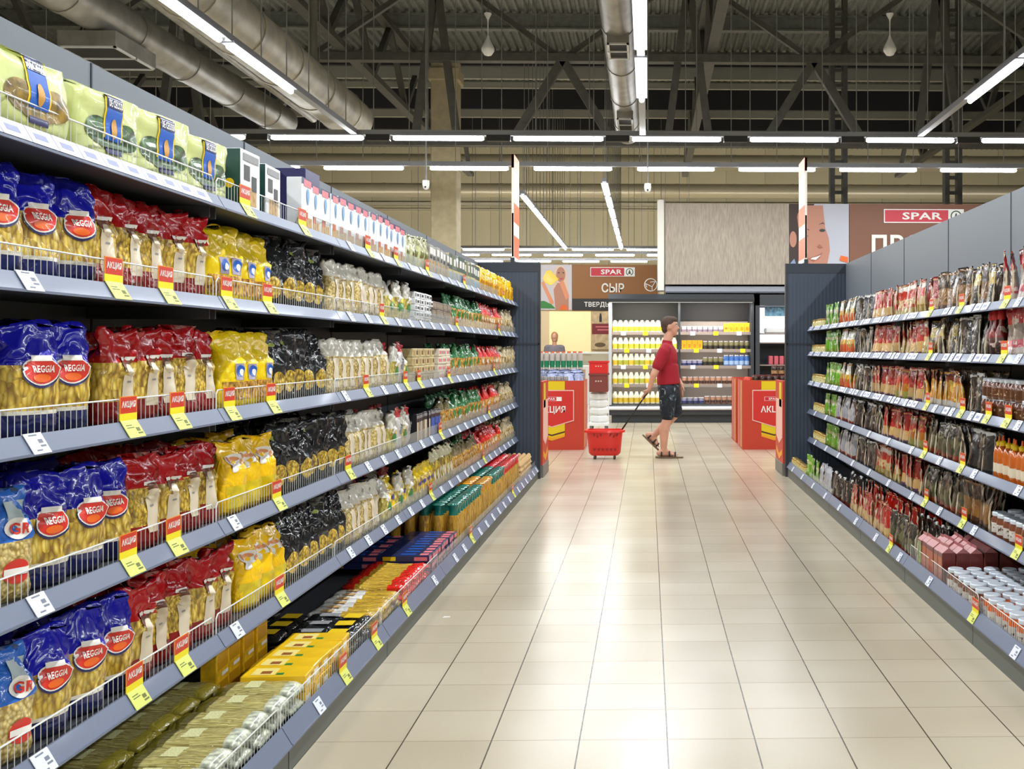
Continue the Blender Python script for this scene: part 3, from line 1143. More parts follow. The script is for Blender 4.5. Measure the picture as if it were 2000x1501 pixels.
for k in range(3):
    b = Bag(0.13, 0.075, 0.268, 70 + k, (0.0, 0.03, -0.015)[k], 0.008, full=0.5)
    o = b.rows(lsp(0, 1, 17), cap0=True, cap1=True).obj('black_pasta_bag', BLKF, smooth=True)
    mb = MB()
    b.ellipse(0.004, 0.078, 0.038, 0.042, 0.002, 0, mb)
    mb.obj('window', FUSIL, o, True)
    b.ellipse(-0.02, 0.222, 0.02, 0.008, 0.002).obj('leaf_print', M('print_leaf', (150, 165, 70), rough=0.4), o, True)
    mb = b.ellipse(0.02, 0.165, 0.012, 0.012, 0.002)
    b.ellipse(0.02, 0.165, 0.009, 0.009, 0.003, 1, mb).obj('emblem', [GREYP, DARKP], o, True)
    rs.append(o)
model('black', rs, 0.13, 0.075, 'black_pasta_bag', 'pasta bag', 'black pasta bag with round pasta window')
rs = []
for k in range(2):
    b = Bag(0.115, 0.085, 0.24, 80 + k, 0.012, 0.006, full=0.62, e=3.2)
    o = b.rows(lsp(0, 0.7, 10), cap0=True).obj('cream_pasta_bag', CREAMP, smooth=True)
    b.rows(lsp(0.7, 1, 7), cap1=True).obj('film_top', WHTF, o, True)
    mb = MB()
    b.rect(0.0, 0.048, 0.03, 0.16, 0.002, 0, mb)
    b.rect(0.008, 0.04, 0.06, 0.066, 0.003, 1, mb, 2, 1)
    mb.obj('label', [CREAM, GREYP], o, True)
    rs.append(o)
model('cream', rs, 0.115, 0.085, 'cream_pasta_bag', 'pasta bag', 'pale cream pasta bag with whitish top')
b = Bag(0.14, 0.09, 0.25, 90, 0.0, 0.006, full=0.6)
o = b.rows(lsp(0, 0.55, 9), cap0=True).obj('pale_pasta_bag', CREAMP, smooth=True)
b.rows(lsp(0.55, 1, 9), cap1=True).obj('film_top', LBLF, o, True)
mb = MB()
b.ellipse(0.03, 0.165, 0.03, 0.024, 0.003, 0, mb)
b.rect(0.01, 0.06, 0.16, 0.225, 0.002, 1, mb)
bd = mb.obj('badge', [WHITEP, M('print_silver', (170, 185, 190), rough=0.4)], o, True)
mb = b.ellipse(0.02, 0.07, 0.032, 0.028, 0.003)
b.rect(-0.01, 0.05, 0.063, 0.078, 0.005, 1, mb).obj('round_print', [REDP, WHITEP], o, True)
b.text('GR', 0.032, 0.165, 0.026, 0.04, 0.006).obj('lettering', REDP, bd)
model('lightblue', [o], 0.14, 0.09, 'pale_pasta_bag', 'pasta bag', 'light-blue-topped bag of pale pasta')


def simple_bag(kind, w, t, h, body, top, desc, name, split=0.6, lean=0.01, lab=None, e=2.6, n=2, crumple=0.007):
    rs = []
    for k in range(n):
        b = Bag(w, t, h, hash_(kind) + k, lean * (1 - 2 * k), crumple, full=0.55, e=e)
        o = b.rows(lsp(0, split, 7), n=16, cap0=True).obj(name, body, smooth=True)
        b.rows(lsp(split, 1, 5), n=16, cap1=True).obj('film_top', top, o, True)
        if lab:
            mb = MB()
            for (cx, cz, rx, rz, m) in lab:
                b.ellipse(cx, cz, rx, rz, 0.002, lab.index((cx, cz, rx, rz, m)), mb, 14)
            mb.obj('label', [q[4] for q in lab], o, True)
        rs.append(o)
    model(kind, rs, w, t, name, 'pasta bag', desc)


def hash_(s):
    return sum(ord(c) * (i + 3) for i, c in enumerate(s)) % 997


simple_bag('greenwhite', 0.12, 0.075, 0.22, pasta('pasta_light', (150, 130, 50), (210, 196, 96), (240, 232, 176), 70), film('film_clear_grey', (190, 186, 172)), 'whitish bag with green and yellow print', 'printed_pasta_bag', 0.6, 0.02, [(0.0, 0.08, 0.035, 0.025, GRNP), (0.02, 0.12, 0.03, 0.02, YELP), (-0.02, 0.125, 0.02, 0.02, WHITEP)])
simple_bag('greenbag', 0.125, 0.085, 0.23, GOLD, GRNF, 'green-topped bag of golden pasta', 'green_pasta_bag', 0.6, 0.02, [(0.0, 0.1, 0.035, 0.03, GRNP), (0.015, 0.07, 0.02, 0.012, WHITEP)])
simple_bag('orangebag', 0.125, 0.085, 0.22, pasta('pasta_orange', (150, 84, 24), (226, 156, 62), (248, 208, 130), 80), film('film_bright_red', (214, 40, 34)), 'red-topped bag of orange pasta', 'orange_pasta_bag', 0.62, 0.02, [(0.0, 0.1, 0.03, 0.02, CREAM)])
simple_bag('beigebag', 0.12, 0.085, 0.22, pasta('pasta_beige', (140, 110, 60), (204, 176, 112), (232, 214, 166), 70), film('film_clear_beige', (202, 186, 150)), 'clear bag of beige pasta', 'beige_pasta_bag', 0.6, 0.02, [(0.0, 0.1, 0.025, 0.03, CREAM)])
simple_bag('clearyellow', 0.12, 0.085, 0.22, GOLD, film('film_clear_dark', (120, 112, 80)), 'clear bag of golden pasta', 'golden_pasta_bag', 0.66, 0.02, [(0.02, 0.09, 0.02, 0.03, CREAM)])
simple_bag('whitered', 0.12, 0.08, 0.23, film('film_silver', (196, 192, 188)), film('film_pink', (196, 60, 66)), 'silvery bag with red top', 'silver_bag', 0.8, 0.02, [(0.0, 0.12, 0.035, 0.03, GREYP)])
simple_bag('yellowblue', 0.12, 0.08, 0.21, pasta('pasta_pale', (160, 130, 60), (224, 196, 96), (244, 228, 160), 70), YELF, 'pale bag with yellow and violet print', 'violet_pasta_bag', 0.7, 0.02, [(0.0, 0.11, 0.035, 0.014, M('print_violet', (80, 70, 140), rough=0.4)), (0.0, 0.07, 0.03, 0.02, YELP)])
simple_bag('yellowsmall', 0.105, 0.07, 0.21, film('film_saffron', (236, 184, 24)), YEL2F, 'small saffron-yellow pasta bag', 'saffron_bag', 0.7, 0.01, [(0.0, 0.08, 0.03, 0.03, M('print_ochre', (206, 140, 30), rough=0.4))])
simple_bag('palebag', 0.12, 0.06, 0.2, M('print_sage', (176, 176, 128), rough=0.4, coat=0.4, noise=0.2, nscale=30), film('film_sage', (190, 190, 150)), 'pale sage-green flat pasta pack', 'sage_pasta_pack', 0.75, 0.0, [(0.0, 0.09, 0.03, 0.04, M('print_olive', (130, 128, 70), rough=0.4))], e=5)
simple_bag('bottle_oil', 0.075, 0.075, 0.25, pasta('pasta_olive', (110, 90, 20), (190, 160, 40), (226, 204, 100), 60, (1, 1, 0.2)), film('film_cream_cap', (220, 214, 180)), 'clear pack of golden spaghetti with pale top', 'spaghetti_pack', 0.75, 0.0, [(0.0, 0.1, 0.025, 0.04, CREAM)], e=3)

# big pale green pillow packs of nest pasta
rs = []
for k in range(2):
    b = Bag(0.285, 0.11, 0.2, 110 + k, 0.0, 0.004, full=0.9, e=6)
    b.wp = lambda v: 1.0
    o = b.rows(lsp(0, 1, 12), n=32, cap0=True, cap1=True).obj('nest_pasta_pack', PALEG, smooth=50)
    mb = MB()
    nest = (M('print_mushroom', (128, 104, 40), rough=0.35, coat=0.5, noise=0.35, nscale=40) if k == 0 else M('print_nest', (58, 82, 48), rough=0.35, coat=0.5, noise=0.5, nscale=50))
    for cx in (-0.062, 0.066):
        b.ellipse(cx, 0.085, 0.058, 0.036, 0.002, 0, mb)
    b.ellipse(0.0, 0.066, 0.075, 0.03, 0.0022, 0, mb)
    mb.obj('print', [nest], o, True)
    mb = MB()
    b.rect(-0.043, 0.043, 0.07, 0.194, 0.003, 0, mb)
    b.rect(-0.036, 0.036, 0.066, 0.196, 0.004, 1, mb)
    b.rect(-0.036, 0.036, 0.15, 0.197, 0.005, 2, mb)
    b.ellipse(0.0, 0.098, 0.013, 0.026, 0.006, 3, mb)
    bd = mb.obj('banner', [YELP, BLUEP, NAVYP, M('print_gold', (206, 150, 60), rough=0.4)], o, True)
    b.text('DE CECCO', 0, 0.163, 0.02, 0.062, 0.007).obj('lettering', WHITEP, bd)
    mb = MB()
    b.rect(-0.036, 0.036, 0.03, 0.046, 0.003, 0, mb)
    mb.obj('lower_print', [NAVYP], o, True)
    rs.append(o)
model('nest0', rs[:1], 0.285, 0.11, 'nest_pasta_pack', 'pasta pack', 'wide pale green pasta pack with brown print')
model('nest', rs[1:], 0.285, 0.11, 'nest_pasta_pack', 'pasta pack', 'wide pale green pasta pack with dark nests')


def boxmodel(kind, w, t, h, mat, patches, desc, name, cat='box', side=None, topm=None, txt=None):
    """carton; patches (x0, x1, z0, z1, material) on the front"""
    o = MB().cbox(-w / 2, w / 2, -t / 2, t / 2, 0, h, 0.0025).obj(name, mat)
    if patches:
        mb = MB()
        ms = []
        for k, (x0, x1, z0, z1, m) in enumerate(patches):
            y = -t / 2 - 0.0008 - 0.0004 * k
            if m not in ms:
                ms.append(m)
            if x0 is None:
                continue
            if len(patches) == 2:
                MB().box(x0 * w, x1 * w, y, y + 0.0006, z0 * h, z1 * h).obj('front_print', m, o)
                continue
            mb.box(x0 * w, x1 * w, y, y + 0.0006, z0 * h, z1 * h, ms.index(m))
        if mb.f:
            mb.obj('front_print', ms, o)
    if side:
        MB().box(-w / 2 - 0.0012, -w / 2 - 0.0004, -t / 2 + 0.002, t / 2 - 0.002, 0.002, h - 0.002).obj('side_print', side, o)
        MB().box(w / 2 + 0.0004, w / 2 + 0.0012, -t / 2 + 0.002, t / 2 - 0.002, 0.002, h - 0.002).obj('side_print', side, o)
    if topm:
        MB().box(-w / 2 + 0.002, w / 2 - 0.002, -t / 2 + 0.002, t / 2 - 0.002, h + 0.0004, h + 0.0012).obj('top_print', topm, o)
    model(kind, [o], w, t, name, cat, desc)
    return o


WBOX = M('carton_white', (236, 238, 240), rough=0.45, noise=0.03)
o = boxmodel('greenbox', 0.16, 0.075, 0.2, WBOX, [(-0.3, 0.3, 0.1, 0.4, TANP), (-0.35, -0.05, 0.5, 0.75, DARKP), (0.05, 0.3, 0.35, 0.6, DARKP), (-0.4, 0.4, 0.82, 0.94, GREYP)], 'white carton with dark green sides', 'green_pasta_box', side=DGRNP)
MB().lathe([(0.0005, 0), (0.016, 0), (0.016, 0.0008), (0.0005, 0.0008)], 16).obj('seal', YELP, o)
KIDSEAL = [c for c in bpy.data.objects if c.parent == o and c.name.startswith('seal')][0]
KIDSEAL.rotation_euler = (0, -PI / 2, 0)
KIDSEAL.location = (-0.0812, 0, 0.085)
o = boxmodel('windowbox', 0.125, 0.06, 0.205, WBOX, [(-0.5, 0.5, 0.88, 1.0, NAVYP), (-0.34, 0.34, 0.84, 0.97, PINKP), (-0.4, 0.4, 0.08, 0.26, TANP), (-0.36, 0.0, 0.22, 0.36, M('print_rust', (190, 96, 60), rough=0.45))], 'white carton with navy top and blue drop', 'pasta_carton', topm=NAVYP)
mb = MB()
pts = []
for k in range(18):
    a = 2 * PI * k / 18
    pts.append((0.014 * math.sin(a) * (1 - 0.45 * (math.cos(a) < 0) * -math.cos(a)), -0.0335, 0.135 + 0.032 * math.cos(a)))
mb.slab(pts[::-1], (0, 0.001, 0))
mb.obj('drop_window', SKYP, o)
boxmodel('greybox', 0.11, 0.06, 0.19, M('carton_grey', (150, 148, 140), rough=0.45, noise=0.15, nscale=30), [(-0.4, 0.4, 0.7, 0.92, WHITEP), (-0.3, 0.3, 0.1, 0.5, TANP), (-0.35, 0.2, 0.55, 0.66, DARKP)], 'grey carton with white band', 'grey_pasta_box')
boxmodel('darkgreenbox', 0.115, 0.06, 0.2, M('carton_sand', (196, 186, 140), rough=0.45), [(-0.5, 0.5, 0.45, 1.0, DGRNP), (-0.3, 0.3, 0.6, 0.85, WHITEP), (-0.35, 0.35, 0.08, 0.36, SKYP)], 'dark green carton with white panel', 'dark_green_box')
boxmodel('whitebox', 0.12, 0.17, 0.036, WBOX, [(-0.45, -0.1, 0.2, 0.8, GREYP), (0.05, 0.4, 0.3, 0.7, DARKP)], 'flat white carton', 'flat_white_box')
boxmodel('brownbox', 0.125, 0.17, 0.05, M('carton_taupe', (120, 106, 92), rough=0.5, noise=0.25, nscale=30), [(-0.45, 0.45, 0.25, 0.75, M('print_taupe', (150, 134, 116), rough=0.5))], 'flat taupe carton', 'flat_taupe_box')
boxmodel('tanbox', 0.15, 0.18, 0.05, M('carton_tan', (196, 180, 130), rough=0.5, noise=0.18, nscale=30), [(-0.45, -0.1, 0.2, 0.8, TANP), (0.1, 0.4, 0.25, 0.75, M('print_cocoa', (112, 84, 60), rough=0.5))], 'flat tan carton', 'flat_tan_box')
boxmodel('palewhitebox', 0.13, 0.18, 0.05, M('carton_ivory', (226, 214, 190), rough=0.5), [(-0.4, 0.1, 0.3, 0.7, PINKP), (0.2, 0.4, 0.3, 0.7, GREYP)], 'flat ivory carton with pink print', 'flat_ivory_box')
boxmodel('stripebox', 0.05, 0.16, 0.17, M('carton_black', (30, 30, 36), rough=0.4), [(-0.3, 0.35, 0.05, 0.72, CREAM), (-0.45, 0.45, 0.85, 0.95, GREYP)], 'narrow black carton with cream stripe', 'striped_box')
boxmodel('stripeblue', 0.05, 0.16, 0.17, M('carton_black', (30, 30, 36)), [(-0.3, 0.4, 0.05, 0.72, BLUEP), (-0.45, 0.45, 0.85, 0.95, GREYP)], 'narrow black carton with blue stripe', 'striped_box')

# low deck: packs lying down, long side across the rack (local y)
SPAG = pasta('spaghetti_gold', (170, 120, 20), (226, 186, 40), (244, 214, 90), 60, (6, 0.25, 6))
SPAGP = pasta('spaghetti_pale', (150, 136, 70), (196, 184, 112), (220, 212, 160), 50, (6, 0.3, 6))


def lying(kind, w, L, t, mats, desc, name, parts, seed=0, cat='pasta pack'):
    """soft pack lying flat; parts: [(name, y0, y1, material)] along the length, first is the thing itself"""
    b = Bag(w, t, L, 200 + seed, 0, 0.003, full=0.93, e=2.6)
    b.wp = lambda v: 0.97
    b.tp = lambda v: 0.25 + 0.75 * min(1, math.sin(PI * min(max(v, 0.0), 1)) * 4) if 0 < v < 1 else 0.25
    R = Matrix.Rotation(PI / 2, 3, 'X')
    o = None
    for k, (nm, v0, v1, m) in enumerate(parts):
        mb = b.rows(lsp(v0, v1, max(2, int((v1 - v0) * 14))), n=14, cap0=(v0 == 0), cap1=(v1 == 1))
        mb.v = [(x, z - L / 2, y + t / 2 + 0.003) for (x, y, z) in mb.v]
        mb.f = [f[::-1] for f in mb.f]
        q = mb.obj(nm, m, o, True)
        o = o or q
    model(kind, [o], w, L, name, cat, desc)
    return o, b


o, b = lying('palespag', 0.14, 0.27, 0.045, None, 'pale flat spaghetti pack', 'pale_spaghetti_pack', [('pale_spaghetti_pack', 0.17, 0.86, SPAGP), ('film_end', 0, 0.17, M('film_speckled', (176, 180, 160), rough=0.3, coat=0.6, noise=0.35, nscale=45)), ('film_tail', 0.86, 1, film('film_mustard', (170, 156, 60)))], 1)
MB().box(-0.03, 0.04, -0.01, 0.04, 0.0492, 0.0502).obj('paper_label', M('paper_lemon', (206, 204, 150), rough=0.5, noise=0.12, nscale=200), o)
o, b = lying('redspag', 0.055, 0.3, 0.04, None, 'red-ended yellow spaghetti pack', 'red_tipped_spaghetti', [('red_tipped_spaghetti', 0.28, 0.8, SPAG), ('film_end', 0, 0.28, REDF if False else film('film_scarlet', (224, 40, 26))), ('film_tail', 0.8, 1, film('film_scarlet', (224, 40, 26)))], 2)
o, b = lying('whitespag', 0.075, 0.3, 0.04, None, 'white-fronted spaghetti pack', 'white_spaghetti_pack', [('white_spaghetti_pack', 0.0, 0.5, SPAG), ('film_end', 0.5, 1.0, film('film_bright_white', (228, 226, 220)))], 3)
MB().cbox(-0.02, 0.02, 0.04, 0.09, 0.0445, 0.0455, 0.0002).obj('print', TANP, o)
o, b = lying('blackflat', 0.12, 0.26, 0.045, None, 'black pasta pack lying flat', 'flat_black_pack', [('flat_black_pack', 0, 1, BLKF)], 4)
mb = MB().cbox(-0.035, 0.035, -0.1, -0.03, 0.0485, 0.0495, 0.0002)
mb.cbox(-0.01, 0.04, 0.0, 0.1, 0.0485, 0.0495, 0.0002, mi=1)
mb.obj('print', [YELP, GREYP], o)
o = boxmodel('bluespag', 0.075, 0.28, 0.036, M('carton_navy', (26, 36, 84), rough=0.4, coat=0.4), [(-0.4, 0.4, 0.2, 0.8, PINKP)], 'navy spaghetti carton lying down', 'navy_spaghetti_box')
mb = MB()
mb.box(-0.024, 0.024, -0.13, -0.085, 0.0365, 0.0372, 0).box(-0.0378, -0.0372, -0.13, -0.06, 0.008, 0.028, 0).box(-0.0378, -0.0372, 0.04, 0.11, 0.008, 0.03, 1).box(-0.01, 0.02, -0.06, 0.02, 0.0365, 0.0372, 2)
mb.obj('print', [PINKP, YELP, BLUEP], o)
YBOX = M('carton_yellow', (236, 190, 14), rough=0.4, coat=0.3, noise=0.05)
o = boxmodel('yellowbox', 0.108, 0.22, 0.056, YBOX, [(-0.4, 0.0, 0.3, 0.7, WHITEP), (0.15, 0.4, 0.2, 0.8, M('print_amber', (190, 140, 10), rough=0.4))], 'flat yellow lasagne carton', 'yellow_lasagne_box')
mb = MB().box(-0.04, 0.035, 0.0, 0.08, 0.0565, 0.0572, 0).box(-0.03, 0.0, 0.015, 0.05, 0.0573, 0.0578, 1).box(-0.04, -0.02, -0.03, -0.005, 0.0565, 0.0572, 2)
mb.obj('top_print', [M('print_straw', (240, 220, 130), rough=0.4), M('print_basil', (150, 90, 40), rough=0.4), GRNP], o)
boxmodel('yellowtall', 0.12, 0.055, 0.21, M('carton_mustard', (222, 176, 20), rough=0.45, noise=0.12, nscale=40), [(-0.4, 0.4, 0.6, 0.85, M('print_amber', (190, 140, 10))), (-0.4, 0.4, 0.15, 0.4, M('print_amber', (190, 140, 10))), (-0.1, 0.4, 0.48, 0.54, WHITEP)], 'upright mustard yellow carton', 'upright_yellow_box')

# standing tied packs of spaghetti with printed caps
def standing(kind, capm, desc, name, r=0.034, h=0.27, body=None):
    o = MB().lathe([(r * 0.9, 0), (r, 0.01), (r * 0.97, h * 0.7), (r * 0.9, h * 0.74)], 14).obj(name, body or SPAGV, smooth=50)
    MB().lathe([(r * 0.92, h * 0.735), (r * 0.8, h * 0.82), (r * 0.9, h * 0.9), (r * 1.15, h * 0.97), (r * 0.9, h)], 12).obj('film_cap', capm, o, 50)
    model(kind, [o], 2 * r, 2 * r, name, 'pasta pack', desc)


SPAGV = pasta('spaghetti_upright', (150, 96, 14), (214, 164, 40), (240, 204, 100), 60, (6, 6, 0.2))
standing('greencap', film('film_teal', (20, 110, 96)), 'upright spaghetti bundle with teal cap', 'teal_capped_spaghetti')
standing('goldcap', film('film_amber', (214, 150, 40)), 'upright golden spaghetti bundle', 'golden_spaghetti')
standing('redcap', film('film_crimson', (206, 30, 40)), 'upright spaghetti bundle with red cap', 'red_capped_spaghetti')
EGGT = M('pulp_tray', (206, 172, 122), rough=0.85)
mb = MB().box(-0.145, 0.145, -0.145, 0.145, 0.0, 0.012)
for i in range(6):
    for j in range(6):
        mb.lathe([(0.022, 0.012), (0.018, 0.035), (0.008, 0.045)], 8, (-0.12 + 0.048 * i, -0.12 + 0.048 * j, 0))
o = mb.obj('egg_tray', EGGT, smooth=40)
model('eggtray', [o], 0.29, 0.29, 'egg_tray', 'tray', 'knobbly tan pulp egg tray')

# ---- goods of the sauce rack
def pouch(kind, w, t, h, m, desc, name, n=3, cap=None, cat='sauce pouch', seal=None):
    rs = []
    for k in range(n):
        b = Bag(w, t, h, hash_(kind) + 7 * k, (0.01, -0.008, 0.02)[k % 3], 0.0035, kind='pouch', e=2.3)
        mb = b.rows(lsp(0, 0.93, 9), n=16, cap0=True)
        mb.m = [1 if (i < 144 and i % 16 in (8, 15)) else 0 for i in range(len(mb.f))]  # front side edges coloured pale as highlights along the sealed seams
        o = mb.obj(name, [m, M('pouch_seam_highlight', (206, 190, 164), rough=0.3, coat=0.5)], smooth=True)
        b.rows(lsp(0.93, 1, 2), n=16, cap1=True).obj('seal', seal or m, o, True)
        if cap:
            MB().lathe([(0.009, 0), (0.009, 0.018), (0.003, 0.02)], 10, (w * 0.28, b.lean, h - 0.004)).obj('cap', cap, o, 40)
        rs.append(o)
    model(kind, rs, w, t, name, cat, desc)


pouch('pgreen', 0.11, 0.05, 0.21, printed('pack_green', [(0, (120, 150, 60)), (0.2, (104, 176, 44)), (0.62, (196, 214, 150)), (0.75, (112, 186, 50))], (240, 244, 230), 0.4), 'lime green sauce pouch', 'green_sauce_pouch')
pouch('porange', 0.105, 0.05, 0.215, printed('pack_orange', [(0, (214, 84, 24)), (0.4, (226, 170, 60)), (0.6, (232, 230, 222))], (120, 140, 60), 0.42), 'white sauce pouch with orange base', 'orange_sauce_pouch')
pouch('pblack', 0.105, 0.05, 0.21, printed('pack_black', [(0, (40, 36, 34)), (0.3, (30, 30, 32)), (0.8, (46, 44, 44))], (170, 165, 160), 0.36), 'black sauce pouch', 'black_sauce_pouch', cap=None, seal=M('seal_silver', (200, 200, 200), rough=0.3))
pouch('pred', 0.105, 0.05, 0.215, printed('pack_red', [(0, (96, 70, 90)), (0.12, (206, 170, 120)), (0.42, (178, 34, 30)), (0.9, (150, 24, 26))], (230, 200, 160), 0.38), 'deep red sauce pouch', 'red_sauce_pouch')
pouch('predwhite', 0.105, 0.05, 0.22, printed('pack_red_white', [(0, (160, 140, 80)), (0.3, (216, 190, 140)), (0.55, (206, 56, 40)), (0.82, (228, 216, 206))], (190, 40, 34), 0.45), 'red and cream sauce pouch', 'cream_sauce_pouch')
pouch('pbrown', 0.11, 0.055, 0.22, printed('pack_brown', [(0, (70, 46, 34)), (0.18, (140, 104, 66)), (0.62, (52, 40, 34)), (0.92, (60, 52, 44))], (110, 80, 52), 0.42), 'dark brown sauce pouch with tan panel', 'brown_sauce_pouch')
pouch('pyellow', 0.105, 0.05, 0.215, printed('pack_yellow_black', [(0, (52, 50, 46)), (0.35, (70, 62, 40)), (0.55, (206, 176, 40)), (0.85, (60, 48, 36))], (240, 226, 170), 0.4), 'black and yellow sauce pouch', 'yellow_sauce_pouch')
pouch('pamber', 0.105, 0.05, 0.21, printed('pack_amber', [(0, (196, 196, 196)), (0.22, (206, 140, 40)), (0.75, (160, 60, 30)), (0.9, (110, 34, 26))], (246, 214, 130), 0.4), 'amber sauce pouch with silver base', 'amber_sauce_pouch')
pouch('pgrey', 0.11, 0.05, 0.21, printed('pack_grey', [(0, (150, 70, 60)), (0.15, (176, 180, 188)), (0.8, (206, 210, 216))], (130, 134, 142), 0.35), 'silver grey sauce pouch', 'grey_sauce_pouch')
pouch('pdarkgreen', 0.105, 0.05, 0.205, printed('pack_dark_green', [(0, (120, 50, 36)), (0.2, (62, 66, 44)), (0.6, (34, 36, 32)), (0.86, (44, 44, 40))], (110, 108, 78), 0.42), 'dark olive sauce pouch', 'olive_sauce_pouch')
pouch('pblackwhite', 0.1, 0.05, 0.2, printed('pack_black_white', [(0, (90, 40, 30)), (0.2, (40, 38, 36)), (0.8, (28, 28, 28))], (190, 186, 176), 0.4), 'black sauce pouch with white spout cap', 'white_capped_pouch', cap=WHITE)
pouch('predgreen', 0.105, 0.05, 0.205, printed('pack_red_green', [(0, (150, 150, 80)), (0.3, (190, 120, 60)), (0.55, (196, 52, 36)), (0.88, (150, 30, 26))], (230, 190, 120), 0.4), 'red sauce pouch with green base', 'red_green_pouch')
pouch('kred', 0.13, 0.06, 0.25, printed('pack_ketchup', [(0, (206, 196, 190)), (0.2, (198, 110, 120)), (0.34, (150, 134, 124)), (0.66, (196, 44, 54)), (0.92, (150, 26, 36))], (226, 220, 210), 0.42), 'large red-shouldered sauce pouch', 'large_red_pouch')


def jar(kind, r, h, fill, lid, lab, desc, name, band=True):
    o = MB().lathe([(r * 0.9, 0), (r, 0.006), (r, h * 0.68), (r * 0.8, h * 0.8), (r * 0.8, h * 0.84)], 16).obj(name, fill, smooth=40)
    MB().lathe([(r * 0.87, h * 0.83), (r * 0.9, h * 0.85), (r * 0.9, h * 0.97), (r * 0.82, h), (0.002, h * 1.0)], 18).obj('lid', lid, o, 40)
    if band:
        MB().lathe([(r * 1.012, h * 0.14), (r * 1.012, h * 0.56)], 16, cap=False).obj('label', lab, o, 40)
    model(kind, [o], 2 * r, 2 * r, name, 'jar', desc)


LIDW = M('lid_white', (214, 222, 232), rough=0.3, coat=0.5)
LIDG = M('lid_gold', (190, 160, 90), rough=0.3, metal=0.5)
jar('jarbrown', 0.042, 0.118, M('sauce_brown', (116, 60, 32), rough=0.2, coat=1.0, noise=0.15), LIDW, printed('label_white_speckle', [(0, (214, 208, 200))], (90, 60, 50), 0.4, 60), 'brown sauce jar with white lid', 'brown_sauce_jar')
jar('jarorange', 0.042, 0.118, M('sauce_orange', (206, 92, 22), rough=0.2, coat=1.0, noise=0.12), LIDW, printed('label_white_speckle', [(0, (214, 208, 200))]), 'orange sauce jar with white lid', 'orange_sauce_jar')
jar('jardark', 0.04, 0.105, M('sauce_dark', (92, 44, 24), rough=0.2, coat=1.0), LIDW, printed('label_brown', [(0, (96, 58, 36))], (200, 180, 150), 0.4, 50), 'dark brown jar with pale lid', 'dark_sauce_jar')
jar('jaryellow', 0.033, 0.085, M('sauce_yellow', (196, 176, 96), rough=0.2, coat=1.0, noise=0.2), LIDG, M('label_straw', (216, 206, 150), rough=0.4, noise=0.2, nscale=60), 'small pale yellow jar', 'yellow_jar')
o = MB().lathe([(0.028, 0), (0.031, 0.006), (0.031, 0.12), (0.024, 0.15), (0.012, 0.165)], 14).obj('orange_sauce_bottle', M('sauce_honey', (196, 96, 20), rough=0.2, coat=1.0, noise=0.1), smooth=40)
MB().lathe([(0.016, 0.16), (0.018, 0.178), (0.01, 0.185)], 12).obj('collar', YELP, o, 40)
MB().lathe([(0.008, 0.184), (0.004, 0.21)], 10).obj('nozzle', ORAP, o, 40)
MB().lathe([(0.0315, 0.03), (0.0315, 0.075)], 14, cap=False).obj('label', CREAM, o, 40)
model('sauce_bottle', [o], 0.062, 0.062, 'orange_sauce_bottle', 'bottle', 'orange sauce bottle with yellow collar')
o = MB().lathe([(0.03, 0), (0.032, 0.006), (0.032, 0.12), (0.014, 0.165), (0.013, 0.19)], 14).obj('red_topped_bottle', printed('pack_ketchup_bottle', [(0, (50, 26, 22)), (0.3, (90, 60, 54)), (0.5, (140, 30, 26))], (220, 200, 190), 0.4), smooth=40)
MB().lathe([(0.018, 0.185), (0.02, 0.19), (0.02, 0.225), (0.016, 0.23)], 12).obj('cap', M('cap_red', (196, 40, 44), rough=0.35), o, 40)
model('redbottle', [o], 0.064, 0.064, 'red_topped_bottle', 'bottle', 'dark sauce bottle with red cap')
boxmodel('browncarton', 0.075, 0.07, 0.17, M('carton_maroon', (110, 44, 40), rough=0.4, coat=0.3, noise=0.12, nscale=40), [(-0.42, 0.42, 0.05, 0.85, M('print_copper', (170, 92, 56), rough=0.4)), (-0.42, 0.42, 0.08, 0.4, M('print_terracotta', (150, 66, 44), rough=0.4))], 'maroon drinks carton with copper front', 'maroon_carton', cat='carton', topm=M('print_rose', (176, 110, 110), rough=0.4))
boxmodel('greencarton', 0.075, 0.07, 0.17, M('carton_maroon', (110, 44, 40)), [(-0.42, 0.42, 0.05, 0.95, M('print_moss', (120, 136, 84), rough=0.4, noise=0.3, nscale=40))], 'maroon carton with mossy green front', 'green_fronted_carton', cat='carton', topm=M('print_rose', (176, 110, 110)))
boxmodel('whitetub', 0.13, 0.08, 0.07, M('tub_white', (226, 224, 220), rough=0.4), [(-0.4, 0.4, 0.2, 0.8, PINKP)], 'white and pink tub', 'white_tub')
for kd in ('browncarton', 'greencarton'):
    o = MODELS[kd][0][0]
    for q in [c for c in bpy.data.objects if c.parent == o and c.name.startswith('top_print')]:
        bpy.data.objects.remove(q)
    MB().add([(-0.037, -0.034, 0.17), (0.037, -0.034, 0.17), (0.037, 0.034, 0.17), (-0.037, 0.034, 0.17), (-0.037, 0, 0.197), (0.037, 0, 0.197)], [(0, 1, 5, 4), (2, 3, 4, 5), (1, 2, 5), (3, 0, 4), (3, 2, 1, 0)]).box(-0.037, 0.037, -0.002, 0.002, 0.194, 0.21).obj('gable_top', M('print_rose'), o)
PROTO = False
index_kids()

# ---------------------------------------------------------------- putting goods on the racks
LONG = 0
SHELFN = {('L', 0): 'top shelf', ('L', 1): 'second shelf', ('L', 2): 'third shelf', ('L', 3): 'fourth shelf', ('L', 4): 'fifth shelf', ('L', 5): 'lowest deck'}
COUNT = {}
bias = {'blue': 24, 'red': 18, 'lightblue': 26, 'yellow': 18, 'yellow2': 18, 'black': 24, 'cream': 14, 'nest': 4}
R = random.Random(3)


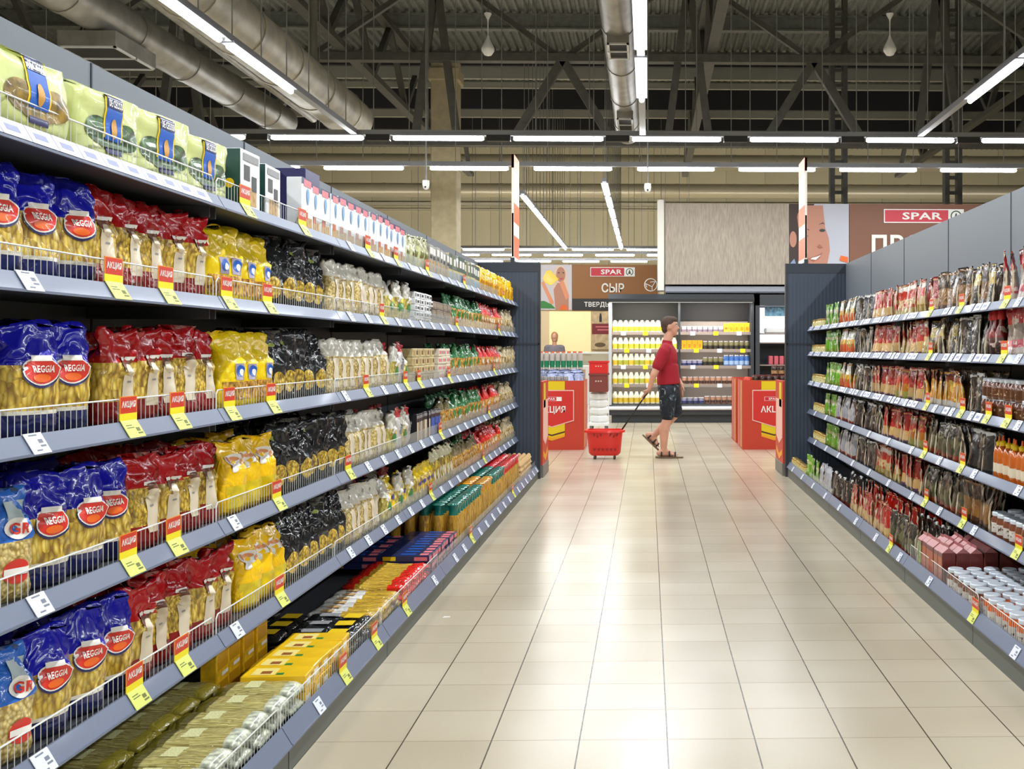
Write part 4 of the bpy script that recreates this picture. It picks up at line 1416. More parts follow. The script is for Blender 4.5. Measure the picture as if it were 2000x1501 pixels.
def put(kind, x, y, z, rz, side, lev, row='', var=None, tilt=0.0, sc=1.0):
    ms, wdt, thk = MODELS[kind]
    name, cat, desc = INFO[kind]
    o = copy_tree(ms[R.randrange(len(ms)) if var is None else var])
    o.location = (x, y, z)
    o.rotation_euler = (tilt, 0, rz)
    o.scale = (sc, sc, sc)
    key = (kind, side, lev, row)
    COUNT[key] = COUNT.get(key, 0) + 1
    rack = 'pasta rack' if side == 'L' else 'sauce rack'
    r = f', {row}' if row else ''
    lab = f"{desc}{r}, {ordinal(COUNT[key])} from near end, {rack} {SHELFN['L', lev]}"
    if len(lab.split()) > 16:
        lab = lab.replace(' from near end', ' along')
    if len(lab.split()) > 16:
        lab = lab.replace(' with ', ' and ', 1).replace(' sauce pouch', ' pouch').replace(' pasta bag', ' bag').replace('drinks carton', 'carton')
    tag(o, lab, cat, f"{desc}s on the {rack} {SHELFN['L', lev]}")
    return o


def row(side, lev, segs, depth=0.05, rowname='', jit=7.0, gap=1.03, dz=0.0, front=None):
    """segs: [(px0, px1, kinds, pitch or None, stack)] read off the photograph along the front edge"""
    sd = LX if side == 'L' else RX
    s = sd['s']
    xf = (sd['up'] if lev < 5 else sd['base']) + 0.036
    z = (sd['z'][lev] + 0.0285 if lev < 5 else sd['zb'] + 0.0205) + dz
    for seg in (segs if side == 'L' else segs[::-1]):
        p0, p1, kinds = seg[:3]
        stack = seg[4] if len(seg) > 4 else 1
        xr = s * (xf + 0.04)
        y0, y1 = yfor(p0, xr), yfor(p1, xr)
        if y0 > y1:
            y0, y1 = y1, y0
        y0, y1 = max(y0, L0 + 0.02 if side == 'L' else 3.9), min(y1, (LEND if side == 'L' else REND) - 0.03)
        if isinstance(kinds, str):
            kinds = [kinds]
        k, y = 0, y0
        while True:
            kd = kinds[k % len(kinds)]
            wdt, thk = MODELS[kd][1:]
            pitch = (seg[3] if len(seg) > 3 and seg[3] else wdt * gap)
            if y + pitch * 0.75 > y1:
                break
            for q in range(stack):
                hh = 0.0
                if q:
                    hh = q * (max(v[2] for v in MODELS[kd][0][0].bound_box) + 0.002)
                a = math.radians(R.uniform(-jit, jit) + bias.get(kd, 0) * s) * (0.15 if stack > 1 else 1)
                xx = s * (xf + depth + thk / 2 * math.cos(a) + abs(math.sin(a)) * wdt / 2 + R.uniform(0, 0.01))
                put(kd, xx, y + pitch / 2, z + hh, s * -PI / 2 + a, side, lev, rowname if q == 0 else f'{ORD[q]} layer up', sc=R.uniform(0.97, 1.03) if stack == 1 else 1.0)
            y += pitch
            k += 1


# pasta rack, from the top shelf down
row('L', 0, [(-45, 134, 'nest0', 0.3), (138, 436, 'nest', 0.3)], 0.0, jit=2)
row('L', 0, [(438, 566, 'greenbox', 0.235), (568, 782, 'windowbox', 0.128)], -0.005, jit=2)
row('L', 0, [(782, 828, 'palebag', 0.122), (828, 868, 'greybox', 0.115), (868, 930, 'darkgreenbox', 0.12), (930, 1010, 'yellowsmall', 0.11)], 0.0, jit=3)
row('L', 0, [(905, 990, 'yellowsmall', 0.11)], 0.1, 'second row', jit=3)
UP = lambda bl, yl: [(-40, bl, 'blue', 0.152), (bl, 405, 'red', 0.135), (405, 518, yl, 0.13), (520, 638, 'black', 0.128)]
row('L', 1, UP(172, 'yellow'), 0.0)
row('L', 1, [(642, 748, 'cream', 0.115), (748, 796, 'greenwhite', 0.125), (799, 832, 'whitebox', 0.125, 5), (833, 870, 'brownbox', 0.13, 3), (872, 930, 'greenbag', 0.13), (930, 975, 'orangebag', 0.13), (975, 1010, 'beigebag', 0.125)], 0.0)
row('L', 2, [(-20, 28, 'lightblue', 0.15), (28, 205, 'blue', 0.155), (205, 440, 'red', 0.138), (440, 520, 'yellow', 0.135), (522, 640, 'black', 0.13)], 0.0)
row('L', 2, [(642, 745, 'cream', 0.118), (745, 793, ['whitered', 'greenwhite'], 0.125), (795, 845, 'tanbox', 0.155, 4), (846, 872, 'palewhitebox', 0.135, 4), (874, 930, 'greenbag', 0.13), (930, 975, 'orangebag', 0.13), (975, 1010, 'beigebag', 0.125)], 0.0)
row('L', 3, [(-20, 58, 'lightblue', 0.15), (58, 262, 'blue', 0.155), (262, 440, 'red', 0.14), (440, 530, 'yellow2', 0.137), (532, 668, 'black', 0.132)], 0.0)
row('L', 3, [(670, 752, 'cream', 0.118), (752, 800, ['greenwhite', 'whitered'], 0.125), (802, 832, 'stripebox', 0.056), (832, 850, 'stripeblue', 0.056), (850, 876, 'clearyellow', 0.125), (876, 930, 'greenbag', 0.13), (930, 972, 'orangebag', 0.13), (972, 1010, 'beigebag', 0.125)], 0.0)
row('L', 4, [(-20, 58, 'lightblue', 0.15), (58, 240, 'blue', 0.152), (240, 468, 'red', 0.14), (468, 550, 'yellow2', 0.137), (552, 668, 'black', 0.13)], 0.0)
row('L', 4, [(670, 742, 'cream', 0.118), (742, 800, ['greenwhite', 'yellowblue'], 0.125), (802, 838, 'yellowblue', 0.125), (838, 874, 'bottle_oil', 0.08), (876, 930, 'clearyellow', 0.128), (930, 970, 'orangebag', 0.13), (970, 1010, 'beigebag', 0.125)], 0.0)
for lev in (2, 3, 4):                                  # second rows behind
    row('L', lev, [(100, 262, 'blue', 0.155), (262, 440, 'red', 0.14), (440, 530, 'yellow' if lev == 2 else 'yellow2', 0.138), (532, 660, 'black', 0.135), (664, 742, 'cream', 0.12), (742, 796, ['whitered', 'greenwhite'], 0.128)], 0.14, 'second row')
    row('L', lev, [(876, 930, 'greenbag', 0.13), (930, 970, 'orangebag', 0.13), (970, 1010, 'beigebag', 0.125)], 0.13, 'second row')

for p, nm in ((574, 'nearer'), (728, 'farther')):
    y = yfor(p, -1.55)
    o = MB().cbox(-1.66, -1.5, y, y + 0.2, LZ[0] + 0.0285, 2.13 if p < 600 else 2.09, 0.003).obj('navy_carton', M('carton_deep_navy', (40, 38, 92), rough=0.4))
    MB().box(-1.4995, -1.498, y + 0.02, y + 0.18, 1.9, 2.05).obj('front_print', M('carton_white'), o)
    tag(o, f'tall navy carton standing behind the white cartons on the top shelf, {nm} one', 'box', 'navy cartons behind the white cartons')

# lowest deck of the pasta rack
def deck(kind, pa, pb, pitch, cols=2, layers=1, dz=0.0, d0=0.0, yaw=0.0, fade=False):
    ms, wdt, thk = MODELS[kind]
    z0 = LX['zb'] + 0.0205 + dz
    hgt = max(v[2] for v in ms[0].bound_box) + 0.002
    for q in range(layers):
        for c in range(cols):
            y0, y1 = yfor(pa, -1.2), yfor(pb, -1.2)
            y, k = y0, 0
            while y + pitch * 0.7 <= y1:
                x = -(LX['base'] + 0.05 + d0 + thk / 2 + c * (thk + 0.008) + R.uniform(0, 0.015))
                if -x + thk / 2 < LX['back'] - 0.005:
                    put(kind, x, y + pitch / 2, z0 + q * hgt, PI / 2 + math.radians(R.uniform(-3, 3)) + yaw + (PI if c and kind == 'palespag' else 0), 'L', 5, ' '.join(x for x in (f'{ORD[q]} layer' if q else '', 'rear column' if c and not q else 'rear' if c else '') if x))
                y += pitch
                k += 1


deck('palespag', 180, 575, 0.148, 2, 2)
deck('yellowbox', 578, 668, 0.111, 1, 2)
deck('yellowtall', 578, 668, 0.123, 1, 1, d0=0.3)
deck('blackflat', 670, 722, 0.124, 2, 2)
deck('whitespag', 724, 778, 0.077, 2, 2)
deck('redspag', 780, 830, 0.057, 2, 2)
deck('bluespag', 832, 884, 0.077, 2, 3)
for c in range(5):
    for a, b, kd in ((886, 938, 'greencap'), (938, 958, 'goldcap'), (958, 980, 'greencap'), (980, 1010, 'redcap')):
        y, y1 = yfor(a, -1.2), yfor(b, -1.2)
        while y + 0.06 < y1:
            put(kd, -(LX['base'] + 0.09 + c * 0.09), y + 0.045, LX['zb'] + 0.0205, R.uniform(0, 6), 'L', 5, f'{ORD[c]} row' if c else '')
            y += 0.09
y = yfor(1012, -1.2)
while y + 0.28 < LEND:
    for q in range(4):
        put('eggtray', -1.32, y + 0.15, LX['zb'] + 0.0205 + q * 0.046, R.uniform(-0.03, 0.03), 'L', 5, f'{ORD[q]} layer' if q else '')
    y += 0.3

# sauce rack
COLA = [(1583, 1612, 'jaryellow', 0.075), (1612, 1642, 'pgreen', 0.108), (1642, 1672, 'porange', 0.105), (1672, 1705, 'pblack', 0.105)]
COLB = [(1583, 1614, 'jaryellow', 0.075), (1614, 1640, 'pgreen', 0.108), (1640, 1672, 'pgrey', 0.108), (1672, 1728, 'pblack', 0.105)]
row('R', 0, COLA + [(1705, 1746, 'pred', 0.105), (1746, 1812, 'predwhite', 0.105), (1812, 1832, 'pred', 0.105), (1832, 1900, 'pbrown', 0.108), (1900, 1944, ['pyellow', 'pbrown'], 0.105), (1944, 2090, 'kred', 0.128)], 0.0, jit=24)
row('R', 1, COLA + [(1705, 1745, 'pred', 0.105), (1745, 1815, ['predwhite', 'pred'], 0.105), (1815, 1870, ['pyellow', 'pbrown'], 0.105), (1870, 1930, 'pblack', 0.105), (1930, 1958, 'redbottle', 0.066), (1958, 2090, 'kred', 0.128)], 0.0, jit=24)
row('R', 2, COLA + [(1710, 1748, 'pred', 0.105), (1748, 1800, ['pred', 'predgreen'], 0.105), (1800, 1884, 'pamber', 0.105), (1884, 1925, 'pblack', 0.105)], 0.0, jit=24)
row('R', 2, [(1928, 2090, 'jardark', 0.083, 2)], 0.0)
row('R', 3, COLB + [(1730, 1775, 'pred', 0.105), (1775, 1808, 'predgreen', 0.105), (1808, 1880, 'pdarkgreen', 0.105), (1880, 1938, 'pblack', 0.105), (1942, 2090, 'sauce_bottle', 0.065)], 0.0, jit=24)
row('R', 4, COLB + [(1710, 1760, 'predwhite', 0.105), (1760, 1802, 'pred', 0.105), (1802, 1885, 'pdarkgreen', 0.105), (1885, 1938, 'pbrown', 0.105)], 0.0, jit=24)
row('R', 4, [(1938, 2090, 'jarbrown', 0.086)], 0.0)
row('R', 5, [(1545, 1576, 'jaryellow', 0.08), (1576, 1602, 'pgreen', 0.108), (1602, 1626, 'pgrey', 0.108), (1626, 1658, 'pblackwhite', 0.1), (1658, 1742, 'pred', 0.103), (1742, 1800, 'pdarkgreen', 0.103)], 0.0, jit=20)
row('R', 5, [(1800, 1812, 'greencarton', 0.08), (1812, 1852, 'browncarton', 0.08), (1854, 1925, 'jarbrown', 0.088), (1925, 2060, 'jarorange', 0.088)], 0.0, jit=3)
for c, d in enumerate((0.075, 0.15, 0.225, 0.3, 0.375)):
    row('R', 5, [(1626, 1658, 'pblackwhite', 0.1), (1658, 1745, 'predwhite' if c > 2 else 'pred', 0.104), (1745, 1800, 'pblackwhite', 0.1)] if c in (1, 3) else [], d, f'{ORD[c + 1]} row', jit=20)
    row('R', 5, [(1812, 1852, 'browncarton', 0.08)], d, f'{ORD[c + 1]} row', jit=3)
    if c < 4:
        row('R', 5, [(1856, 1925, 'jarbrown', 0.088), (1925, 2010, 'jarorange', 0.088)], (0.089, 0.178, 0.267, 0.356)[c], f'{ORD[c + 1]} row', jit=3)
for lev in (0, 1, 2, 3, 4):
    row('R', lev, [(1640, 1705, 'pblack', 0.112), (1705, 1800, 'pred', 0.112), (1800, 1930, 'pbrown' if lev < 3 else 'pdarkgreen', 0.112)], 0.1, 'second row', jit=12)
row('R', 4, [(1938, 2070, 'jarbrown', 0.086)], 0.088, 'second row')
row('R', 4, [(1938, 2060, 'jarbrown', 0.086)], 0.176, 'third row')
# ================================================================ price tags
def tag_models():
    global PROTO
    PROTO = True
    out = {}
    tk = M('ticket_lime', (214, 220, 110), rough=0.5)
    K = 0.025 / 0.042

    def slope(mb):                                     # the ticket lies in the sloping rail
        mb.v = [(x, y + z * K, z) for x, y, z in mb.v]
        return mb
    o = slope(MB().box(-0.042, 0.042, -0.001, 0.001, 0, 0.044)).obj('price_tag', tk)
    slope(MB().box(-0.03, 0.0, -0.0016, -0.001, 0.03, 0.032).box(-0.03, 0.006, -0.0016, -0.001, 0.024, 0.026).box(0.012, 0.036, -0.0016, -0.001, 0.008, 0.012).box(0.012, 0.03, -0.0016, -0.001, 0.015, 0.024)).obj('print', M('ticket_ink', (110, 116, 60), rough=0.6), o)
    yb = 0.044 * K
    MB().box(-0.045, 0.045, yb - 0.001, yb + 0.001, 0.044, 0.062).obj('yellow_strip', M('ticket_yellow', (244, 226, 20), rough=0.5), o)
    mb = MB().box(-0.042, 0.042, yb - 0.001, yb + 0.001, 0.062, 0.104)
    mb.box(-0.045, -0.042, yb - 0.001, yb + 0.001, 0.062, 0.106, 1).box(0.042, 0.045, yb - 0.001, yb + 0.001, 0.062, 0.106, 1).box(-0.042, 0.042, yb - 0.001, yb + 0.001, 0.104, 0.106, 1)
    c = mb.obj('promo_card', [M('ticket_red', (206, 52, 24), rough=0.45), M('ticket_orange', (236, 140, 20), rough=0.5)], o)
    v, f = text_mesh('АКЦИЯ', 0.02, 0.074)
    MB().add([(x, yb - 0.0018, z + 0.084) for x, _, z in v], f).obj('lettering', WHITEP, c)
    out['promo'] = o
    o = slope(MB().box(-0.033, 0.033, -0.001, 0.001, 0, 0.044)).obj('price_tag', M('ticket_white', (222, 226, 236), rough=0.5))
    slope(MB().box(0.006, 0.026, -0.0016, -0.001, 0.014, 0.018).box(0.006, 0.022, -0.0016, -0.001, 0.022, 0.03).box(-0.018, 0.012, -0.0016, -0.001, 0.038, 0.041).box(-0.016, 0.004, -0.0016, -0.001, 0.006, 0.009)).obj('print', M('ticket_grey_ink', (120, 126, 140), rough=0.6), o)
    out['white'] = o
    o = slope(MB().box(-0.05, 0.05, -0.001, 0.001, 0.004, 0.042)).obj('price_tag', M('ticket_strip_white', (224, 228, 240), rough=0.4))
    slope(MB().box(-0.03, 0.02, -0.0016, -0.001, 0.016, 0.03)).obj('print', M('ticket_lilac_ink', (150, 155, 190), rough=0.6), o)
    out['strip'] = o
    PROTO = False
    index_kids()
    return out


TAGS = tag_models()
TCOUNT = {}


def price(kind, side, lev, px=None, y=None):
    sd = LX if side == 'L' else RX
    s = sd['s']
    xf, z = (sd['up'], sd['z'][lev]) if lev < 5 else (sd['base'], sd['zb'])
    if y is None:
        y = yfor(px, s * xf)
    o = copy_tree(TAGS[kind])
    o.location = (s * (xf - 0.003), y, z + 0.001)
    o.rotation_euler = (0, 0, -s * PI / 2)
    key = (kind, side, lev)
    TCOUNT[key] = TCOUNT.get(key, 0) + 1
    d = {'promo': 'red and yellow promotion price tag', 'white': 'small white price tag', 'strip': 'long pale price tag'}[kind]
    tag(o, f"{d}, {ordinal(TCOUNT[key])} from near end, {'pasta' if side == 'L' else 'sauce'} rack {SHELFN['L', lev]}", 'price tag', f"{d}s on the {'pasta' if side == 'L' else 'sauce'} rack {SHELFN['L', lev]}")


for lev, pr, wh in ((0, (492, 602, 728, 842), ()), (1, (240, 340, 457, 535), (68,)), (2, (268, 362, 462, 542, 800, 826), (82, 680)), (3, (268, 355, 553), (88, 465)), (4, (280, 370, 558), (95, 470)), (5, (682, 742, 800), (630,))):
    allp = sorted([(p, 'promo') for p in pr] + [(p, 'white') for p in wh])
    for p, k in allp:
        price(k, 'L', lev, p)
    y0 = yfor(690 if lev < 5 else 830, -1.33 if lev < 5 else -1.12)
    used = [yfor(p, -1.33) for p, k in allp]
    y = y0
    k = lev
    while y < LEND - 0.1:
        if all(abs(y - u) > 0.12 for u in used):
            price('promo' if (k % 7 == 3) else 'white', 'L', lev, None, y)
        k += 1
        y += 0.3
y = 2.14
while y < 3.28:                                         # printed strips along the near end of the top rail
    price('strip', 'L', 0, None, y)
    y += 0.104
for lev, pr in ((0, (1812, 1870, 1958)), (1, (1810, 1952)), (2, (1805, 1872, 1922, 1960)), (3, (1800, 1872)), (4, (1802, 1875, 1980)), (5, (1733, 1895))):
    xf = RX['up'] if lev < 5 else RX['base']
    used = [yfor(p, xf) for p in pr]
    for p in pr[::-1]:
        price('promo', 'R', lev, p)
    y, k = 4.15 if lev == 5 else 4.72, 0
    while y < REND - 0.1:
        if all(abs(y - u) > 0.12 for u in used) and (lev < 3 and k % 4 != 3 or k % 4 == 0):
            price('strip' if lev < 3 and k % 3 else 'white', 'R', lev, None, y)
        y += 0.115 if lev < 3 else 0.16
        k += 1

# ================================================================ flat pictures and writing
def board(name, label, cat, x0, x1, z0, z1, y, mat, th=0.03, group=None):
    o = MB().box(x0, x1, y, y + th, z0, z1).obj(name, mat)
    return tag(o, label, cat, group)


def art(parent, name, x0, x1, z0, z1, y, shapes, off=0.002):
    """layered flat print: shapes [(material, [(u, v) ...])], u, v from 0 to 1 of the board"""
    mb, ms = MB(), []
    for k, (m, pts) in enumerate(shapes):
        if m not in ms:
            ms.append(m)
        yy = y - off - 0.0012 * k
        mb.poly([(x0 + (x1 - x0) * u, yy, z0 + (z1 - z0) * v) for u, v in pts], ms.index(m))
    return mb.obj(name, ms, parent)


def oval(cu, cv, ru, rv, n=20, a0=0.0, a1=2 * PI):
    return [(cu + ru * math.cos(a0 + (a1 - a0) * k / n), cv + rv * math.sin(a0 + (a1 - a0) * k / n)) for k in range(n)]


def lettering(parent, txt, cx, cz, h, wd, y, mat, th=0.01, name='lettering'):
    v, f = text_mesh(txt, h, wd, 0.022)
    return MB().add([(x + cx, y, z + cz) for x, _, z in v], f).obj(name, mat, parent)


SPARRED = M('sign_red', (200, 30, 52), rough=0.4)
SGREEN = M('sign_dark_green', (22, 60, 48), rough=0.4)


def spar(parent, x0, x1, z0, z1, y):
    """red sign with white letters, then a ring and fir on white"""
    hgt = z1 - z0
    xs = x1 - hgt * 1.15
    mb = MB().box(x0, x1, y - 0.02, y, z0, z1, 0)
    t = hgt * 0.07
    mb.box(x0 + t, xs, y - 0.024, y - 0.02, z0 + t, z1 - t, 1)
    o = mb.obj('logo_plate', [WHITEP, SPARRED], parent)
    lettering(o, 'SPAR', (x0 + xs) / 2 + hgt * 0.45, (z0 + z1) / 2, hgt * 0.52, (xs - x0) * 0.62, y - 0.026, WHITEP)
    cx, cz, r = (xs + x1) / 2, (z0 + z1) / 2, hgt * 0.4
    mb = MB()
    n = 26
    for k in range(n - 3):
        a, b = -PI / 2 + 0.35 + 2 * PI * k / n, -PI / 2 + 0.35 + 2 * PI * (k + 1) / n
        mb.poly([(cx + q * r * math.cos(c), y - 0.022, cz + q * r * math.sin(c)) for q, c in ((0.8, a), (1, a), (1, b), (0.8, b))])
    mb.poly([(cx + u * r, y - 0.022, cz + v * r) for u, v in ((0, 0.62), (-0.2, 0.2), (-0.12, 0.2), (-0.36, -0.2), (-0.2, -0.2), (-0.5, -0.52), (0.5, -0.52), (0.2, -0.2), (0.36, -0.2), (0.12, 0.2), (0.2, 0.2))])
    mb.obj('emblem', SGREEN, o)
    return o


# ================================================================ department block over the coolers
YB = 19.3
bx = lambda px, Y=YB: at(px, PY0, Y).x
bz = lambda py, Y=YB: H + (PY0 - py) * (Y / (-SN * 0 + CS)) / F
BW = M('department_wall', (150, 140, 120), rough=0.6)
struct('wall_department', MB().box(bx(1298), 12, YB + 0.05, YB + 1.0, bz(555), bz(397) - 0.01).box(bx(1298), 12, YB + 0.75, YB + 0.95, 0, bz(555)), BW)
LINEN = NT('linen_panel')
wv = LINEN.n('ShaderNodeTexNoise', i_Scale=9.0, i_Detail=6.0)
LINEN.l(LINEN.coords(scale=(6, 1, 0.7)), wv.inputs['Vector'])
rp = LINEN.ramp([(0.3, (150, 138, 124)), (0.7, (178, 166, 150))])
LINEN.l(wv.outputs['Fac'], rp.inputs[0])
LINEN.l(rp.outputs[0], LINEN.b.inputs['Base Color'])
LINEN.b.inputs['Roughness'].default_value = 0.6
o = board('wall_panel', 'big taupe linen-textured panel above the coolers', 'panel', bx(1299), bx(1541), bz(555), bz(397), YB, LINEN.m, 0.05)
o = tag(MB().cbox(bx(1284), bx(1297), YB - 0.05, YB + 0.2, bz(568), bz(390), 0.01).obj('corner_post', M('pale_post', (226, 222, 212), rough=0.5)), 'pale vertical post at the edge of the taupe panel', 'post')
SKIN = M('print_skin', (186, 130, 108), rough=0.5)
SKIND = M('print_skin_shade', (160, 100, 80), rough=0.5)
HAIR = M('print_hair', (62, 46, 40), rough=0.6)
x0, x1, z0, z1 = bx(1542), bx(1658), bz(555), bz(397)
o = board('poster', 'large poster of a smiling dark-haired woman in a blue collar', 'poster', x0, x1, z0, z1, YB, M('print_backdrop', (186, 188, 200), rough=0.5), 0.05)
cw = lambda s: s
art(o, 'picture', x0, x1, z0, z1, YB, [
    (HAIR, [(0, 1), (0, 0.1), (0.14, 0.25), (0.22, 0.6), (0.42, 1)]),
    (SKIN, [(0.1, 0.98), (0.2, 0.45), (0.24, 0.3), (0.2, 0), (0.56, 0), (0.62, 0.2), (0.68, 0.42), (0.66, 0.58), (0.6, 0.7), (0.56, 0.98)]),
    (HAIR, [(0.0, 1), (0.0, 0.5), (0.06, 0.6), (0.14, 0.88), (0.3, 1)]),
    (SKIN, oval(0.06, 0.56, 0.06, 0.1)),
    (M('print_collar', (130, 150, 190), rough=0.5), [(0, 0), (0, 0.25), (0.08, 0.32), (0.22, 0)]),
    (M('print_collar', (130, 150, 190)), [(0.52, 0), (0.6, 0.24), (0.72, 0.26), (0.84, 0)]),
    (SKIND, [(0.2, 0.45), (0.24, 0.3), (0.2, 0), (0.3, 0), (0.33, 0.25), (0.27, 0.5), (0.3, 0.98), (0.18, 0.98)]),
    (SKIND, [(0.3, 0.32), (0.4, 0.28), (0.5, 0.32), (0.56, 0.4), (0.46, 0.36), (0.38, 0.34)]),
    (WHITEP, [(0.35, 0.315), (0.44, 0.305), (0.53, 0.365), (0.46, 0.345), (0.38, 0.33)]),
    (DARKP, oval(0.55, 0.67, 0.05, 0.018)), (DARKP, [(0.48, 0.74), (0.56, 0.77), (0.6, 0.74), (0.56, 0.755)]),
    (DARKP, oval(0.26, 0.6, 0.05, 0.016)), (DARKP, [(0.18, 0.66), (0.28, 0.7), (0.34, 0.67), (0.28, 0.68)]),
    (SKIND, [(0.5, 0.5), (0.56, 0.46), (0.5, 0.45), (0.46, 0.47)]),
    (ORAP, [(0.84, 0.3), (0.86, 0.36), (0.98, 0.34), (0.98, 0.27)]),
    (SKIN, [(0.72, 0), (0.78, 0.24), (0.98, 0.2), (0.98, 0)])])
x0, x1, z0, z1 = bx(1658), bx(2150), bz(555), bz(397)
o = board('shop_sign', 'brown department sign with red logo plate behind the sauce rack', 'sign', x0 + 0.01, x1, z0, z1, YB, M('sign_brown', (126, 82, 60), rough=0.5), 0.05)
spar(o, bx(1726), bx(1882), bz(434), bz(407), YB)
v, f = text_mesh('ПРО', 0.36, 0.95, 0.03)
MB().add([(x + bx(1752), YB - 0.02, z + bz(476)) for x, _, z in v], f).obj('lettering', WHITEP, o)

# cheese hall, further back
YC = 27.0
cx_ = lambda px: at(px, PY0, YC).x
cz_ = lambda py: H + (PY0 - py) * YC / F
struct('wall_cheese', MB().box(-9, cx_(1290), YC + 0.05, YC + 0.25, 0, cz_(517)), M('cream_wall', (226, 206, 168), rough=0.6))
x0, x1, z0, z1 = cx_(1053), cx_(1117), cz_(605), cz_(517)
o = board('poster', 'poster of a blonde woman holding up a wedge of yellow cheese', 'poster', x0, x1, z0, z1, YC, M('print_lilac_grey', (206, 200, 206), rough=0.5), 0.05)
BLOND = M('print_blonde', (226, 200, 176), rough=0.5)
art(o, 'picture', x0, x1, z0, z1, YC, [
    (BLOND, [(0.44, 0.3), (0.44, 0.86), (0.55, 0.97), (0.72, 0.98), (0.84, 0.85), (0.88, 0.3)]),
    (SKIN, oval(0.66, 0.78, 0.14, 0.17)),
    (SKIN, [(0.5, 0), (0.44, 0.45), (0.56, 0.6), (0.76, 0.58), (0.9, 0.3), (0.9, 0)]),
    (M('print_orange_skin', (226, 150, 110), rough=0.5), [(0.06, 0.6), (0.14, 0.64), (0.46, 0.16), (0.36, 0.1)]),
    (M('print_orange_skin', (226, 150, 110)), [(0.62, 0.6), (0.74, 0.66), (0.92, 0.3), (0.82, 0.22)]),
    (YELP, [(0.1, 0.7), (0.22, 0.86), (0.34, 0.88), (0.6, 0.68), (0.36, 0.54), (0.18, 0.6)]),
    (DARKP, oval(0.6, 0.82, 0.03, 0.012)), (DARKP, oval(0.74, 0.82, 0.03, 0.012)),
    (REDP, [(0.6, 0.7), (0.68, 0.67), (0.76, 0.71), (0.68, 0.7)]),
    (GRNP, [(0, 0.04), (0, 0.19), (0.15, 0.2), (0.38, 0.12), (0.5, 0.03)]),
    (ORAP, [(0.62, 0), (0.68, 0.1), (0.8, 0.12), (0.9, 0.0)])])
x0, x1 = cx_(1117), cx_(1283)
o = board('shop_sign', 'brown cheese department sign with black lower band', 'sign', x0 + 0.01, x1, cz_(606), cz_(517), YC, M('sign_ochre', (150, 100, 52), rough=0.5), 0.05)
MB().box(x0 + 0.01, x1, YC - 0.01, YC, cz_(606), cz_(583)).obj('lower_band', M('sign_black', (44, 42, 42), rough=0.5), o)
spar(o, cx_(1153), cx_(1240), cz_(540), cz_(522), YC)
lettering(o, 'СЫР', cx_(1197), cz_(562), 0.24, 0.58, YC - 0.02, WHITEP)
lettering(o, 'ТВЕРДЫЕ', cx_(1170), cz_(595), 0.15, 0.76, YC - 0.02, WHITEP)
mb = MB()
n = 24
cc, cv_, r = cx_(1271), cz_(556), 0.17
for k in range(n):
    a, b = 2 * PI * k / n, 2 * PI * (k + 1) / n
    mb.poly([(cc + q * r * math.cos(c), YC - 0.015, cv_ + q * r * math.sin(c)) for q, c in ((0.88, a), (1, a), (1, b), (0.88, b))])
for a, b in (((-0.8, 0.2), (0.2, -0.3)), ((0.2, -0.3), (0.7, 0.5)), ((0.7, 0.5), (-0.1, 0.4)), ((0.2, -0.3), (0.2, -0.8)), ((-0.8, 0.2), (-0.6, -0.4))):
    mb.beam((cc + a[0] * r, YC - 0.015, cv_ + a[1] * r), (cc + b[0] * r, YC - 0.015, cv_ + b[1] * r), 0.006, 0.018)
mb.obj('round_icon', WHITEP, o)
o = board('cream_panel', 'bright cream panel behind the cheese counter', 'panel', cx_(1073), cx_(1154), cz_(690), cz_(608), YC, M('cream_added_glow', (250, 222, 166), rough=0.6, emit=0.38), 0.04)  # mild emission put in so the lit panel looks backlit
o = board('wall_picture', 'tan picture with bottle and dark red plate beside the cream panel', 'picture', cx_(1156), cx_(1192), cz_(682), cz_(608), YC, M('print_parchment', (206, 180, 140), rough=0.6, noise=0.12), 0.04)
x0, x1, z0, z1 = cx_(1156), cx_(1192), cz_(682), cz_(608)
art(o, 'picture', x0, x1, z0, z1, YC, [(M('print_wine', (130, 40, 48), rough=0.5), [(0, 0.4), (1, 0.4), (1, 0.68), (0, 0.68)]), (DARKP, [(0.4, 0.72), (0.4, 0.85), (0.44, 0.95), (0.5, 0.95), (0.54, 0.85), (0.54, 0.72)]), (M('print_olive2', (110, 90, 60)), oval(0.45, 0.12, 0.3, 0.06)), (PINKP, [(0.2, 0.58), (0.9, 0.58), (0.9, 0.61), (0.2, 0.61)]), (PINKP, [(0.3, 0.5), (0.9, 0.5), (0.9, 0.53), (0.3, 0.53)])])
o = thing('cheese_counter', 'long white glass-topped cheese counter under the cream panel', 'counter')
a, b = cx_(1058), at(1200, 0, 25.4).x
MB().cbox(a, b, 25.4, 26.1, 0, 0.95, 0.02).obj('front_panel', WHITE, o)
MB().cbox(a, b, 25.35, 26.15, 1.22, 1.27, 0.01).obj('top', WHITE, o)
MB().box(a, b, 25.42, 25.43, 0.95, 1.22).obj('glass_front', M('glass_pane', (220, 235, 235), rough=0.05, alpha=0.2), o)
MB().box(a, b, 25.6, 26.0, 0.95, 1.05).obj('deck', M('counter_tray', (214, 196, 150), rough=0.5, noise=0.2, nscale=12), o)

